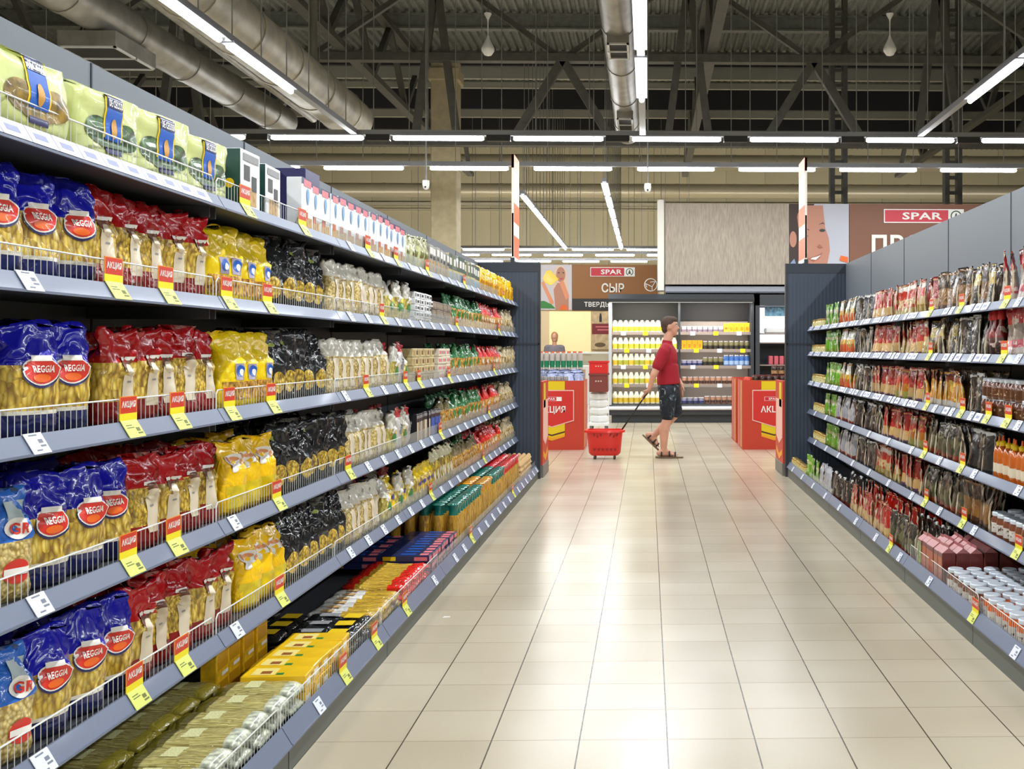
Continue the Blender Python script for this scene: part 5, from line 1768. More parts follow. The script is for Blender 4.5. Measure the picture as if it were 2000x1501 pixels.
# ---------------------------------------------------------------- open cooler
YF = 19.1
fx = lambda px: at(px, PY0, YF).x
fz = lambda py: H + (PY0 - py) * YF / F
FA, FM, FB = fx(1189), fx(1327), fx(1472)
CHAR = M('cooler_charcoal', (52, 56, 60), rough=0.45)
CIN = M('cooler_inside', (158, 146, 136), rough=0.5)
CSH = M('cooler_shelf', (150, 136, 126), rough=0.4)
BUMP = M('cooler_bumper', (225, 227, 230), rough=0.3)
o = thing('open_cooler', 'long open dairy cooler with dark frame and white bumper', 'cooler')
MB().box(FA, FB, YF + 0.6, YF + 0.66, 0.2, fz(624)).obj('back_panel', CIN, o)
MB().box(FA, FB, YF + 0.56, YF + 0.66, fz(624), fz(574)).obj('upper_back_panel', M('cooler_dark', (20, 18, 17), rough=0.6), o)
mb = MB()
pr = [(YF + 0.6, fz(590)), (YF - 0.12, fz(590)), (YF - 0.14, fz(584)), (YF + 0.0, fz(574)), (YF + 0.6, fz(572))]
for xa, xb in ((FA, FB),):
    vs = [(x, y, z) for x in (xa, xb) for y, z in pr]
    mb.add(vs, [(4, 3, 2, 1, 0), (5, 6, 7, 8, 9)] + [(k, (k + 1) % 5, 5 + (k + 1) % 5, 5 + k) for k in range(5)])
mb.obj('canopy', CHAR, o)
MB().box(FA + 0.03, FB - 0.03, YF - 0.1, YF - 0.06, fz(591), fz(590)).obj('lamp_strip', M('cooler_lamp', (200, 200, 196), emit=0.6), o)
for k, x in enumerate((FA, FB - 0.05)):
    MB().box(x, x + 0.05, YF - 0.05, YF + 0.62, 0.22, fz(590)).obj('side_panel', M('cooler_edge', (190, 192, 192), rough=0.4) if k == 0 else CHAR, o)
MB().box(FM - 0.02, FM + 0.02, YF + 0.1, YF + 0.6, 0.3, fz(590)).obj('divider', CHAR, o)
MB().cbox(FA - 0.02, FB, YF - 0.06, YF + 0.66, 0.14, fz(790), 0.01).obj('tank', CHAR, o)
MB().tube([(FA - 0.08, YF - 0.1, 0.27), (FB, YF - 0.1, 0.27)], 0.034, 12).obj('bumper', BUMP, o, 40)
MB().box(FA + 0.05, FB, YF + 0.02, YF + 0.5, 0, 0.15).obj('plinth', CHAR, o)
CSZ = [fz(648), fz(682), fz(714), fz(750)]
for k, z in enumerate(CSZ):
    for a, b in ((FA + 0.05, FM - 0.02), (FM + 0.02, FB - 0.05)):
        sh = MB().box(a, b, YF + 0.06 - 0.02 * k, YF + 0.6, z - 0.025, z - 0.005).obj('shelf', CSH, o)
        MB().box(a, b, YF + 0.05 - 0.02 * k, YF + 0.06 - 0.02 * k, z - 0.05, z + 0.005).obj('price_rail', CSH, sh)
        for j in range(3):
            x = a + (b - a) * (0.14 + 0.33 * j + 0.05 * (k % 2))
            MB().box(x, x + 0.09, YF + 0.042 - 0.02 * k, YF + 0.048 - 0.02 * k, z - 0.06, z + 0.012).obj('ticket', M('ticket_white') if (j + k) % 2 == 0 else M('ticket_yellow'), sh)
SILV = M('silver_canopy', (176, 180, 190), rough=0.3, metal=0.4)
mb = MB()
pr = [(YF + 0.85, fz(571)), (YF + 0.12, fz(571)), (YF + 0.1, fz(568)), (YF + 0.16, fz(561)), (YF + 0.22, fz(557.5)), (YF + 0.85, fz(557))]
vs = [(x, y, z) for x in (fx(1300), fx(1600)) for y, z in pr]
mb.add(vs, [(5, 4, 3, 2, 1, 0), (6, 7, 8, 9, 10, 11)] + [(k, (k + 1) % 6, 6 + (k + 1) % 6, 6 + k) for k in range(6)])
tag(mb.obj('cooler_hood', SILV), 'silver rounded hood between the coolers and the taupe panel', 'hood')
for z in CSZ:                                          # added fill under the shelves to brighten the goods and back panel
    area('shelf_fill_light', ((FA + FM) / 2, YF + 0.12, z - 0.055), 1.2, 0.03, 2.6, (1.0, 0.95, 0.85), rot=(math.radians(35), 0, 0))
    area('shelf_fill_light', ((FB + FM) / 2, YF + 0.12, z - 0.055), 1.2, 0.03, 2.6, (1.0, 0.96, 0.92), rot=(math.radians(35), 0, 0))
area('cooler_light', (FA + 0.6, YF - 0.1, fz(594)), 1.2, 0.06, 20, (1.0, 0.96, 0.85), rot=(math.radians(28), 0, 0))
area('cooler_light', (FM + 0.66, YF - 0.1, fz(594)), 1.2, 0.06, 18, (1.0, 0.97, 0.92), rot=(math.radians(28), 0, 0))

PROTO = True


def small(kind, prof, mats, name, cat, desc):
    """round pot or bottle: prof [(r, z)], mats [(material, z0, z1)] as bands of one body, first is the thing"""
    o = MB().lathe(prof, 12).obj(name, mats[0], smooth=40)
    if len(mats) > 1:
        rr, zz = max(p[0] for p in prof), max(p[1] for p in prof)
        MB().lathe([(rr * 1.03, zz * 0.12), (rr * 1.03, zz * 0.5)], 12, cap=False).obj('label', mats[1], o, 40)
    if len(mats) > 2:
        MB().lathe([(prof[-1][0] * 1.1, zz * 0.96), (prof[-1][0] * 1.1, zz * 1.05)], 12).obj('lid', mats[2], o, 40)
    model(kind, [o], 2 * max(p[0] for p in prof), 0.1, name, cat, desc)


MILK = M('milk_cream', (250, 244, 214), rough=0.3)
small('milkbottle', [(0.045, 0), (0.05, 0.02), (0.05, 0.14), (0.03, 0.19), (0.022, 0.21)], [MILK, M('label_pale_gold', (236, 200, 60), rough=0.4), MILK], 'milk_bottle', 'bottle', 'cream milk bottle with yellow label')
small('milkgreen', [(0.045, 0), (0.05, 0.02), (0.05, 0.14), (0.03, 0.19), (0.022, 0.21)], [MILK, M('label_pea', (190, 190, 70), rough=0.4), MILK], 'milk_bottle', 'bottle', 'cream milk bottle with olive label')
small('potwhite', [(0.035, 0), (0.045, 0.02), (0.048, 0.1), (0.05, 0.105)], [M('pot_white', (226, 222, 224), rough=0.4), M('label_plum_grey', (120, 104, 116), rough=0.4), M('pot_white')], 'yoghurt_pot', 'pot', 'white yoghurt pot with dark label')
small('potlilac', [(0.035, 0), (0.045, 0.02), (0.048, 0.1), (0.05, 0.105)], [M('pot_lilac', (180, 178, 206), rough=0.4), M('label_indigo', (60, 66, 110), rough=0.4), M('pot_white')], 'yoghurt_pot', 'pot', 'lilac yoghurt pot with indigo label')
small('potolive', [(0.04, 0), (0.046, 0.02), (0.046, 0.12), (0.03, 0.15)], [M('pot_olive', (120, 112, 70), rough=0.4), M('label_dark', (50, 46, 40), rough=0.4), M('pot_white')], 'dessert_pot', 'pot', 'olive dessert pot with dark label')
small('potblue', [(0.04, 0), (0.048, 0.02), (0.048, 0.14), (0.03, 0.19)], [M('pot_blue', (70, 120, 196), rough=0.4), M('label_ice', (170, 196, 226), rough=0.4), M('pot_white')], 'blue_bottle', 'bottle', 'blue drink bottle with icy label')
small('pottan', [(0.04, 0), (0.046, 0.02), (0.046, 0.11), (0.04, 0.13)], [M('pot_tan', (190, 140, 110), rough=0.4), M('label_choc', (84, 56, 46), rough=0.4), M('pot_white')], 'dessert_pot', 'pot', 'tan dessert pot with chocolate label')
boxmodel('goldpack', 0.09, 0.08, 0.17, M('carton_gold', (244, 176, 30), rough=0.4), [(-0.3, 0.3, 0.2, 0.6, M('print_tangerine', (226, 130, 24), rough=0.4))], 'golden orange drink carton', 'golden_carton', cat='carton')
boxmodel('yellowpack', 0.085, 0.08, 0.16, M('carton_lemon', (246, 206, 40), rough=0.4), [(-0.3, 0.3, 0.3, 0.6, ORAP)], 'lemon yellow carton', 'lemon_carton', cat='carton')
PROTO = False
index_kids()
NSH = ['top', 'second', 'third', 'fourth', 'lowest']
FC = {}


def cool(kind, x, y, z, sh, half, rear=''):
    o = copy_tree(MODELS[kind][0][0])
    o.location = (x, y, z)
    name, cat, desc = INFO[kind]
    key = (kind, sh, half, rear)
    FC[key] = FC.get(key, 0) + 1
    tag(o, f"{desc}, {ordinal(FC[key])} {rear}along the {NSH[sh]} shelf, {half} cooler half", cat, f"{desc}s on the {NSH[sh]} shelf of the {half} cooler half")


for k, z in enumerate(CSZ + [fz(788)]):
    n = 12
    for j in range(n):
        x = FA + 0.11 + (FM - FA - 0.2) * j / (n - 1)
        cool('milkgreen' if k in (1, 2, 3) and j % 3 else 'milkbottle', x, YF + 0.13 + (0 if k < 4 else 0.02), z - 0.004, k, 'milk')
RK = [[('potwhite', 8), ('yellowpack', 1), ('goldpack', 4)], [('goldpack', 4), ('potolive', 9)], [('potlilac', 4), ('potolive', 4), ('potblue', 5)], [('pottan', 9), ('potwhite', 3)], [('potlilac', 4), ('pottan', 5), ('potblue', 3)]]
for k, z in enumerate(CSZ + [fz(788)]):
    lst = [kd for kd, m in RK[k] for _ in range(m)]
    for j, kd in enumerate(lst):
        x = FM + 0.09 + (FB - FM - 0.2) * j / (len(lst) - 1)
        cool(kd, x, YF + 0.14, z - 0.004, k, 'yoghurt')
        if k == 0 and kd == 'potwhite':
            cool(kd, x, YF + 0.26, z - 0.004, k, 'yoghurt', 'behind ')
# glass-door cabinet next to it
GA, GB = FB + 0.03, FB + 0.95
o = thing('display_fridge', 'tall dark display fridge with bright white inside beside the open cooler', 'fridge')
mb = MB().box(GA, GA + 0.08, YF - 0.02, YF + 0.6, 0.1, fz(575)).box(GB - 0.08, GB, YF - 0.02, YF + 0.6, 0.1, fz(575)).box(GA, GB, YF - 0.02, YF + 0.6, fz(596), fz(575)).box(GA, GB, YF - 0.05, YF + 0.6, 0.0, 0.35).box(GA, GB, YF + 0.58, YF + 0.62, 0.1, fz(575))
mb.obj('cabinet', CHAR, o)
MB().box(GA + 0.08, GB - 0.08, YF + 0.54, YF + 0.58, fz(668), fz(598)).obj('lit_back', M('fridge_glow', (240, 246, 255), rough=0.5, emit=1.2), o)  # back panel emits to stand in for the fridge's lit inside
for py in (650, 668, 712, 745):
    MB().box(GA + 0.08, GB - 0.08, YF + 0.05, YF + 0.56, fz(py) - 0.02, fz(py)).obj('shelf', CSH, o)
o = MB().cbox(GA + 0.2, GB - 0.1, YF + 0.15, YF + 0.4, fz(650), fz(650) + 0.1, 0.02).obj('white_pack', WHITE)
tag(o, 'big white pack on the upper shelf of the display fridge', 'pack')
for j in range(5):
    o = MB().cbox(GA + 0.26 + 0.1 * j, GA + 0.34 + 0.1 * j, YF + 0.12, YF + 0.3, fz(712), fz(712) + 0.16, 0.01).obj('pink_pack', M('pack_rose', (196, 90, 100), rough=0.4))
    tag(o, f'rose pink pack, {ordinal(j + 1)} along the display fridge shelf', 'pack', 'rose pink packs in the display fridge')
o = MB().cbox(GA + 0.2, GB - 0.12, YF + 0.2, YF + 0.24, fz(616), fz(598), 0.005).obj('blue_card', M('card_blue', (120, 170, 226), rough=0.4, noise=0.3, nscale=20))
tag(o, 'pale blue card strip at the top of the display fridge', 'card')

# ================================================================ promotion bins and boards
BR = M('bin_red', (196, 60, 38), rough=0.5)
BY = M('bin_yellow', (226, 196, 12), rough=0.5)
BO = M('bin_orange', (236, 160, 16), rough=0.5)
BRD = M('bin_deep_red', (206, 44, 36), rough=0.5)
BPK = M('bin_pink_line', (240, 190, 176), rough=0.5)
BD = M('bin_brown_line', (90, 40, 20), rough=0.5)


def bin_face(parent, cx, y, half):
    """red front with yellow column, white-edged red shield and the word"""
    m = 13.94 / F
    Z = lambda py: H + (682 - py) * m
    X = lambda d: cx + d * m
    mb = MB()
    ms = [BY, BD, BO, BPK, BRD]

    def fl(k, pts, mi):
        mb.poly([(X(u), y - 0.003 - 0.002 * k, Z(v)) for u, v in pts][::-1], mi)
    fl(0, [(-25, 744), (25, 744), (25, 850), (0, 856), (-25, 850)], 0)
    fl(1, [(-25, 841), (0, 848), (25, 841), (25, 844), (0, 851), (-25, 844)], 1)
    fl(1, [(-25, 847), (0, 854), (25, 847), (25, 852), (0, 860), (-25, 852)], 2)
    fl(2, [(-43, 761), (43, 761), (43, 821), (0, 834), (-43, 821)], 3)
    fl(3, [(-41.3, 763), (41.3, 763), (41.3, 819.5), (0, 832), (-41.3, 819.5)], 4)
    o = mb.obj('front_print', ms, parent)
    lettering(o, 'АКЦИЯ', cx, Z(800), 0.105, 0.36, y - 0.014, WHITEP)
    mb = MB().box(cx - 0.13, cx + 0.13, y - 0.012, y - 0.010, Z(782.5), Z(774.5), 0).box(cx - 0.125, cx + 0.06, y - 0.013, y - 0.012, Z(782), Z(775), 1)
    lo = mb.obj('logo_plate', [WHITEP, SPARRED], o)
    lettering(lo, 'SPAR', cx - 0.015, Z(778.5), 0.028, 0.12, y - 0.014, WHITEP)


def promo_bin(cx, y, label):
    o = thing('promotion_bin', label, 'bin', group='red cardboard promotion bins')
    hw, dp, hh = 0.422, 0.8, 0.92
    mb = MB()
    mb.box(cx - hw, cx + hw, y, y + 0.012, 0, hh).box(cx - hw, cx + hw, y + dp - 0.012, y + dp, 0, hh).box(cx - hw, cx - hw + 0.012, y + 0.012, y + dp - 0.012, 0, hh).box(cx + hw - 0.012, cx + hw, y + 0.012, y + dp - 0.012, 0, hh)
    mb.obj('cardboard_body', BR, o)
    MB().box(cx - hw + 0.013, cx + hw - 0.013, y + 0.013, y + dp - 0.013, 0.84, 0.86).obj('inner_floor', M('bin_inside', (150, 120, 90), rough=0.7), o)
    bin_face(o, cx, y, hw)
    mb = MB()
    for sx in (-1, 1):
        for q, (a, b, mi) in enumerate(((0.1, 0.25, 0), (0.3, 0.36, 1), (0.62, 0.7, 1))):
            x = cx + sx * (hw + 0.002)
            mb.box(min(x, x + sx * 0.001), max(x, x + sx * 0.001), y + dp * a, y + dp * b, 0.02, hh - 0.01, mi)
    mb.obj('side_print', [BO, BPK], o)
    return o


XBL, XBR = at(1078, PY0, 13.94).x, at(1512, PY0, 13.94).x
promo_bin(XBL, 13.94, 'red promotion bin holding green-labelled bottles, by the pasta rack end')
promo_bin(XBR, 13.94, 'red promotion bin holding dark jars, front one by the sauce rack end')
promo_bin(XBR, 14.95, 'red promotion bin standing directly behind the bin of dark jars')
PROTO = True
small('greenbottle', [(0.03, 0), (0.033, 0.01), (0.033, 0.2), (0.024, 0.235)], [M('bottle_silver', (196, 186, 176), rough=0.3), M('label_emerald', (30, 130, 90), rough=0.4), M('cap_coral', (226, 110, 70), rough=0.4)], 'green_labelled_bottle', 'bottle', 'tall bottle with emerald label')
small('greycan', [(0.04, 0), (0.042, 0.01), (0.042, 0.1), (0.038, 0.11)], [M('can_grey', (150, 146, 140), rough=0.35, noise=0.3, nscale=40)], 'grey_can', 'can', 'speckled grey can')
small('darkjar', [(0.04, 0), (0.042, 0.01), (0.042, 0.1), (0.034, 0.12)], [M('jar_coffee', (56, 30, 22), rough=0.25, coat=0.8), M('label_biscuit', (170, 130, 90), rough=0.4, noise=0.3, nscale=40), M('lid_maroon', (110, 40, 36), rough=0.4)], 'dark_jar', 'jar', 'dark jar with biscuit label')
small('redball', [(0.03, 0), (0.05, 0.03), (0.05, 0.07), (0.03, 0.1)], [M('pack_vermilion', (206, 62, 34), rough=0.35, noise=0.2, nscale=30)], 'red_pot', 'pot', 'round vermilion pot')
bs = Bag(0.14, 0.06, 0.16, 5, 0, 0.008)
oo = bs.rows(lsp(0, 1, 10), n=16, cap0=True, cap1=True).obj('snack_bag', film('film_sky_white', (170, 180, 214), vary=0.35), smooth=True)
model('snack', [oo], 0.14, 0.06, 'snack_bag', 'bag', 'pale blue snack bag')
PROTO = False
index_kids()


def bin_item(kind, x, y, z, where, rx=0.0, rz=0.0):
    o = copy_tree(MODELS[kind][0][0])
    o.location, o.rotation_euler = (x, y, z), (rx, 0, rz)
    FC[kind, where] = FC.get((kind, where), 0) + 1
    name, cat, desc = INFO[kind]
    tag(o, f"{desc}, {ordinal(FC[kind, where])} in {where if ' of the ' in where else 'the ' + where}", cat, f'{desc}s in {where}')


W1, W2 = 'bin by the pasta rack', 'bin by the sauce rack'
o = MB().box(XBL - 0.4, XBL + 0.4, 14.35, 14.7, 0.862, 1.06).obj('display_carton', M('carton_plain', (176, 150, 120), rough=0.6))
tag(o, 'plain cardboard carton standing inside the bottle promotion bin', 'carton')
for j in range(10):
    bin_item('greenbottle', XBL - 0.35 + 0.077 * j, 14.45, 1.062, W1)
for j in range(7):
    bin_item('greycan', XBL - 0.36 + 0.088 * j, 14.02, 0.864, W1)
    bin_item('greycan', XBL - 0.34 + 0.088 * j, 14.1, 0.955 if False else 0.864, W1) if False else None
for j in range(4):
    bin_item('snack', XBL - 0.03 + 0.12 * j, 14.18 + 0.02 * (j % 2), 0.864, W1, rx=-0.25, rz=0.3 * (j % 3 - 1))
for j in range(5):
    bin_item('snack', XBL - 0.3 + 0.15 * j, 14.27, 0.9, 'back of the ' + W1, rx=-0.1)
for j in range(8):
    bin_item('darkjar', XBR - 0.24 + 0.09 * j, 14.02, 0.864, W2)
    bin_item('darkjar', XBR - 0.24 + 0.09 * j, 14.14, 0.864, 'second row of the ' + W2)
    if j > 2:
        bin_item('darkjar', XBR - 0.24 + 0.09 * j, 14.14, 0.992, 'upper row of the ' + W2)
bin_item('redball', XBR - 0.34, 14.03, 0.864, W2)
bin_item('redball', XBR - 0.34, 14.16, 0.864, W2)

for sx, y, nm in ((-1, LEND + 0.09, 'pasta'), (1, REND + 0.09, 'sauce')):
    xx = -1.105 if sx < 0 else 1.44
    o = thing('promotion_board', f'red promotion board with yellow stripes at the {nm} rack end', 'board', group='promotion boards on the rack ends')
    MB().box(xx - 0.012, xx + 0.012, y, y + 0.62, 0.13, 1.0).obj('board', BR, o)
    MB().cbox(xx - 0.02, xx + 0.02, y, y + 0.6, 0, 0.13, 0.004).obj('kick_plate', M('board_kick', (116, 112, 104), rough=0.5), o)
    x2 = xx + (0.0135 if sx < 0 else -0.0135)
    mb = MB()
    for k, (pts, mi) in enumerate((([(0.1, 0.98), (0.3, 0.98), (0.3, 0.72), (0.1, 0.72)], 0), ([(0.06, 0.22), (0.3, 0.15), (0.54, 0.22), (0.54, 0.28), (0.3, 0.21), (0.06, 0.28)], 1), ([(0.04, 0.8), (0.56, 0.8), (0.56, 0.4), (0.3, 0.32), (0.04, 0.4)], 2))):
        mb.slab([(x2, y + a, b) for a, b in pts], (0.001 if sx < 0 else -0.001, 0, 0), mi)
    mb.obj('print', [BY, BO, BPK], o)
    o = thing('hanging_banner', f'narrow orange and white banner standing over the {nm} rack end', 'banner', group='orange banners on the rack ends')
    xb = -1.4 if sx < 0 else 1.67
    MB().box(xb - 0.012, xb + 0.012, y - 0.02, y + 0.42, TOPZ + 0.02, 3.36).obj('panel', M('banner_white', (250, 244, 232), rough=0.4), o)
    mb = MB()
    for s2 in (-1, 1):
        x3 = xb + s2 * 0.0128
        for a, b in ((3.2, 3.36), (2.3, 2.52), (2.66, 2.86)):
            mb.box(min(x3, x3 + s2 * 0.001), max(x3, x3 + s2 * 0.001), y - 0.02, y + 0.42, a, b)
        mb.box(xb - 0.0125, xb + 0.0125, y - 0.0212, y - 0.0202, 3.22, 3.36).box(xb - 0.008, xb + 0.008, y - 0.0212, y - 0.0202, 2.3, 2.75)
    mb.obj('orange_print', M('banner_orange', (236, 96, 24), rough=0.4), o)
    mb = MB().box(xb - 0.02, xb + 0.02, y - 0.036, y - 0.0225, TOPZ + 0.001, TOPZ + 0.05).box(xb - 0.02, xb + 0.02, y - 0.0225, y + 0.42, TOPZ + 0.0, TOPZ + 0.018)
    mb.obj('clamp', DPOST, o)

# red crates on a white trolley by the cooler
c = at(1170, PY0, 17.2)
o = thing('crate_trolley', 'white trolley carrying a red crate above a brown crate', 'trolley', (c.x, 17.2, 0))
MB().box(-0.16, 0.16, -0.25, 0.25, 0.1, 0.14).obj('platform', WHITE, o)
for sx in (-1, 1):
    for sy in (-1, 1):
        mb = MB().tube([(sx * 0.12 - 0.02, sy * 0.2, 0.055), (sx * 0.12 + 0.02, sy * 0.2, 0.055)], 0.055, 12)
        mb.box(sx * 0.12 - 0.008, sx * 0.12 + 0.008, sy * 0.2 - 0.008, sy * 0.2 + 0.008, 0.055, 0.11)
        mb.obj('wheel', M('wheel_grey', (90, 90, 92), rough=0.5), o, 40)
for k in range(4):
    z = 0.14 + 0.125 * k
    MB().lathe([(0.12, 0), (0.155, 0.03), (0.155, 0.09), (0.12, 0.12)], 4, (0, 0, z)).obj('white_sack', WHITE, o, 30)
for sx in (-1, 1):
    MB().tube([(sx * 0.165, -0.2, 0.12), (sx * 0.165, -0.2, 0.66)], 0.008, 6).obj('post', WHITE, o)


def crate(name, label, x, y, z, w, d, h, mat):
    mb = MB()
    t = 0.01
    mb.box(x - w, x + w, y - d, y + d, z, z + t)
    for a, b, c_, e in ((x - w, x + w, y - d, y - d + t), (x - w, x + w, y + d - t, y + d), (x - w, x - w + t, y - d + t, y + d - t), (x + w - t, x + w, y - d + t, y + d - t)):
        mb.box(a, b, c_, e, z + t, z + h)
    mb.box(x - w - 0.012, x + w + 0.012, y - d - 0.012, y - d, z + h - 0.03, z + h).box(x - w - 0.012, x + w + 0.012, y + d, y + d + 0.012, z + h - 0.03, z + h)
    for k in range(3):
        mb.box(x - 0.05 + 0.04 * k, x - 0.03 + 0.04 * k, y - d - 0.002, y - d, z + h * 0.55, z + h * 0.62, 1)
    return tag(mb.obj(name, [mat, CREAM]), label, 'crate')


crate('plastic_crate', 'brown-red plastic crate on the white trolley, under the red crate', c.x, 17.2, 0.645, 0.15, 0.2, 0.3, M('crate_brown', (120, 56, 48), rough=0.45))
crate('plastic_crate', 'bright red plastic crate on top of the brown-red crate', c.x, 17.2, 0.946, 0.15, 0.2, 0.2, M('crate_red', (206, 34, 30), rough=0.4))
o = MB().slab([(-0.02, -0.012, 0), (0.02, -0.006, 0), (0.018, 0.012, 0), (-0.012, 0.014, 0)], (0, 0, 0.002)).obj('paper_scrap', WHITEP)
o.location = (atx(872, 1205, -0.6).x, 0, 0.001)
p = at(872, 1205, 1.0)
kk = H / (H - p.z)
o.location = (p.x * kk, p.y * kk, 0.0005)
tag(o, 'small white scrap of paper lying on the floor tiles', 'paper')
# ================================================================ people
YM = 12.95


def body(name, mb, mat, parent, vox, it=6):
    o = mb.obj(name, mat, parent, smooth=True)
    r = o.modifiers.new('join', 'REMESH')
    r.mode = 'VOXEL'
    r.voxel_size = vox
    r.use_smooth_shade = True
    s_ = o.modifiers.new('soften', 'SMOOTH')
    s_.factor, s_.iterations = 0.5, it
    return o


def finger(mb, base, d, curl, L, r, ax):
    """three bent joints starting at base along d, bending about ax"""
    p, d = Vector(base), Vector(d).normalized()
    for k, f in enumerate((0.45, 0.3, 0.25)):
        q = p + d * (L * f)
        mb.cap(p, q, r * (1 - 0.1 * k), r * (0.9 - 0.1 * k), 8)
        d = Matrix.Rotation(curl, 3, ax) @ d
        p = q


def hand(mb, wrist, dirn, side, curl, r=0.0095):
    """palm and five fingers; dirn points to the knuckles, side to the thumb"""
    w_, d = Vector(wrist), Vector(dirn).normalized()
    t = Vector(side)
    t = (t - d * t.dot(d)).normalized()
    nrm = d.cross(t).normalized()
    pc = w_ + d * 0.05
    Rm = Matrix((t, d, nrm)).transposed()
    mb.ell(pc, (0.041, 0.052, 0.017), Rm)
    for k, (o_, L) in enumerate(((0.03, 0.072), (0.011, 0.082), (-0.009, 0.076), (-0.028, 0.06))):
        finger(mb, w_ + d * 0.092 + t * o_, d + t * o_ * 2, curl * (1 + 0.1 * k), L, r * (1 - 0.06 * k), t)
    b = w_ + d * 0.03 + t * 0.036
    finger(mb, b, d * 0.7 + t * 0.6 + nrm * 0.25, curl * 0.4, 0.066, r * 1.15, t)


def P(px, py, dy=0.0):
    q = at(px, py, YM)
    return Vector((q.x, YM + dy, q.z))


FLESH = M('skin', (206, 152, 126), rough=0.5, noise=0.04)
man = thing('person', 'man in a red T-shirt and dark patterned shorts walking while pulling a basket', 'person', (P(1306, 700).x, YM, 0))
OFF = Vector((man.location.x, YM, 0))


def loc(mb):
    mb.v = [tuple(Vector(v) - OFF) for v in mb.v]
    return mb


mb = MB()
hd = P(1309, 637)
mb.ell(hd + Vector((-0.012, 0, 0.018)), (0.102, 0.08, 0.1))
mb.ell(hd + Vector((0.028, 0, -0.035)), (0.066, 0.06, 0.085))
mb.ell(hd + Vector((0.06, 0, -0.092)), (0.028, 0.03, 0.024))            # chin
mb.cap(hd + Vector((0.086, 0, 0.006)), hd + Vector((0.106, 0, -0.024)), 0.01, 0.014, 8)   # nose
mb.ell(hd + Vector((0.082, 0, -0.058)), (0.014, 0.026, 0.008))         # lips
mb.ell(hd + Vector((0.08, 0, 0.03)), (0.018, 0.05, 0.012))            # brow
for s_ in (-1, 1):
    mb.ell(hd + Vector((-0.01, s_ * 0.078, -0.012)), (0.02, 0.011, 0.034))   # ears
mb.cap(P(1303, 668), P(1307, 650), 0.062, 0.056)                       # neck
mb.ell(P(1304, 700), (0.12, 0.185, 0.19))
mb.ell(P(1306, 735), (0.118, 0.165, 0.15))
mb.ell(P(1306, 755), (0.12, 0.17, 0.12))
mb.cap(P(1301, 682, -0.17), P(1303, 676, 0.17), 0.062, 0.062)          # shoulders
sh, el, wr = P(1296, 687, -0.2), P(1277, 730, -0.235), P(1268, 758, -0.2)
mb.cap(sh, el, 0.057, 0.043)
mb.cap(el, wr, 0.043, 0.028)
hand(mb, wr, P(1259, 771, -0.19) - wr, (0.3, -0.2, 0.6), 0.55)
sh2, el2, wr2 = P(1305, 687, 0.2), P(1318, 732, 0.24), P(1332, 752, 0.17)
mb.cap(sh2, el2, 0.056, 0.043)
mb.cap(el2, wr2, 0.042, 0.028)
hand(mb, wr2, P(1331, 772, 0.16) - wr2, (0.5, -0.6, 0), 0.3)
hp, kn, an = P(1304, 760, -0.095), P(1303, 815, -0.09), P(1296, 878, -0.085)
mb.cap(hp, kn, 0.098, 0.058)
mb.cap(kn, P(1297, 838, -0.09), 0.056, 0.062)
mb.cap(P(1297, 838, -0.09), an, 0.062, 0.038)
hp2, kn2, an2 = P(1310, 760, 0.095), P(1320, 808, 0.09), P(1276, 852, 0.1)
mb.cap(hp2, kn2, 0.098, 0.058)
mb.cap(kn2, P(1303, 826, 0.095), 0.056, 0.06)
mb.cap(P(1303, 826, 0.095), an2, 0.06, 0.038)


def foot(mb, ankle, heel, toe, up, w_=0.042):
    a, h_, t = Vector(ankle), Vector(heel), Vector(toe)
    up = Vector(up)
    mb.cap(a, h_ + up * 0.035, 0.038, 0.034)
    m = h_.lerp(t, 0.62)
    mb.cap(a + (t - a) * 0.2, m + up * 0.03, 0.036, 0.03)
    mb.cap(h_ + up * 0.03, m + up * 0.026, 0.033, 0.032)
    sd = (t - h_).normalized().cross(up).normalized()
    for k in range(5):
        u = (k - 2) * 0.0165
        q = m + up * 0.022 + sd * u
        mb.cap(q, q + (t - m) * (0.82 - 0.1 * abs(k - 0.6)) - up * 0.004, 0.0135 if k else 0.016, 0.0105, 8)


H1, T1 = P(1287, 888, -0.085), P(1327, 889, -0.085)
H1.z, T1.z = 0.028, 0.024
foot(mb, an, H1, T1, (0, 0, 1))
D2 = (P(1282, 873, 0.1) - P(1258, 856, 0.1)).normalized()
H2, T2 = P(1262, 853, 0.1), P(1287, 877, 0.1)
H2.z, T2.z = H2.z, max(0.055, T2.z)
UP2 = Vector((0.75, 0, 0.65)).normalized()
foot(mb, an2, H2, T2, UP2)
body('body', loc(mb), FLESH, man, 0.0085, 5)

mb = MB()                                                              # T-shirt
mb.ell(P(1303, 700), (0.132, 0.2, 0.2))
mb.ell(P(1305, 728), (0.132, 0.185, 0.12))
mb.cap(P(1300, 682, -0.17), P(1302, 677, 0.17), 0.07, 0.07)
mb.ell(P(1306, 740), (0.14, 0.19, 0.1))
mb.tube([P(1304, 712), P(1305, 735), P(1306, 750)], [0.135, 0.142, 0.146], 20)
for s_ in (-1, 1):
    mb.tube([P(1304, 712, s_ * 0.06), P(1305, 735, s_ * 0.06), P(1306, 750, s_ * 0.06)], [0.125, 0.135, 0.138], 20)
mb.cap(sh, sh.lerp(el, 0.62), 0.074, 0.07)
mb.cap(sh2, sh2.lerp(el2, 0.6), 0.074, 0.07)
mb.cap(P(1303, 672), P(1303, 668), 0.07, 0.066)
REDT = M('red_cotton', (156, 20, 38), rough=0.85, bump=0.3, bscale=12.0)
sy = MB()
sy.v, sy.f, sy.m = mb.v, mb.f, mb.m
body('t_shirt', loc(mb), REDT, man, 0.0095, 5)
CAMO = NT('camo_cloth')
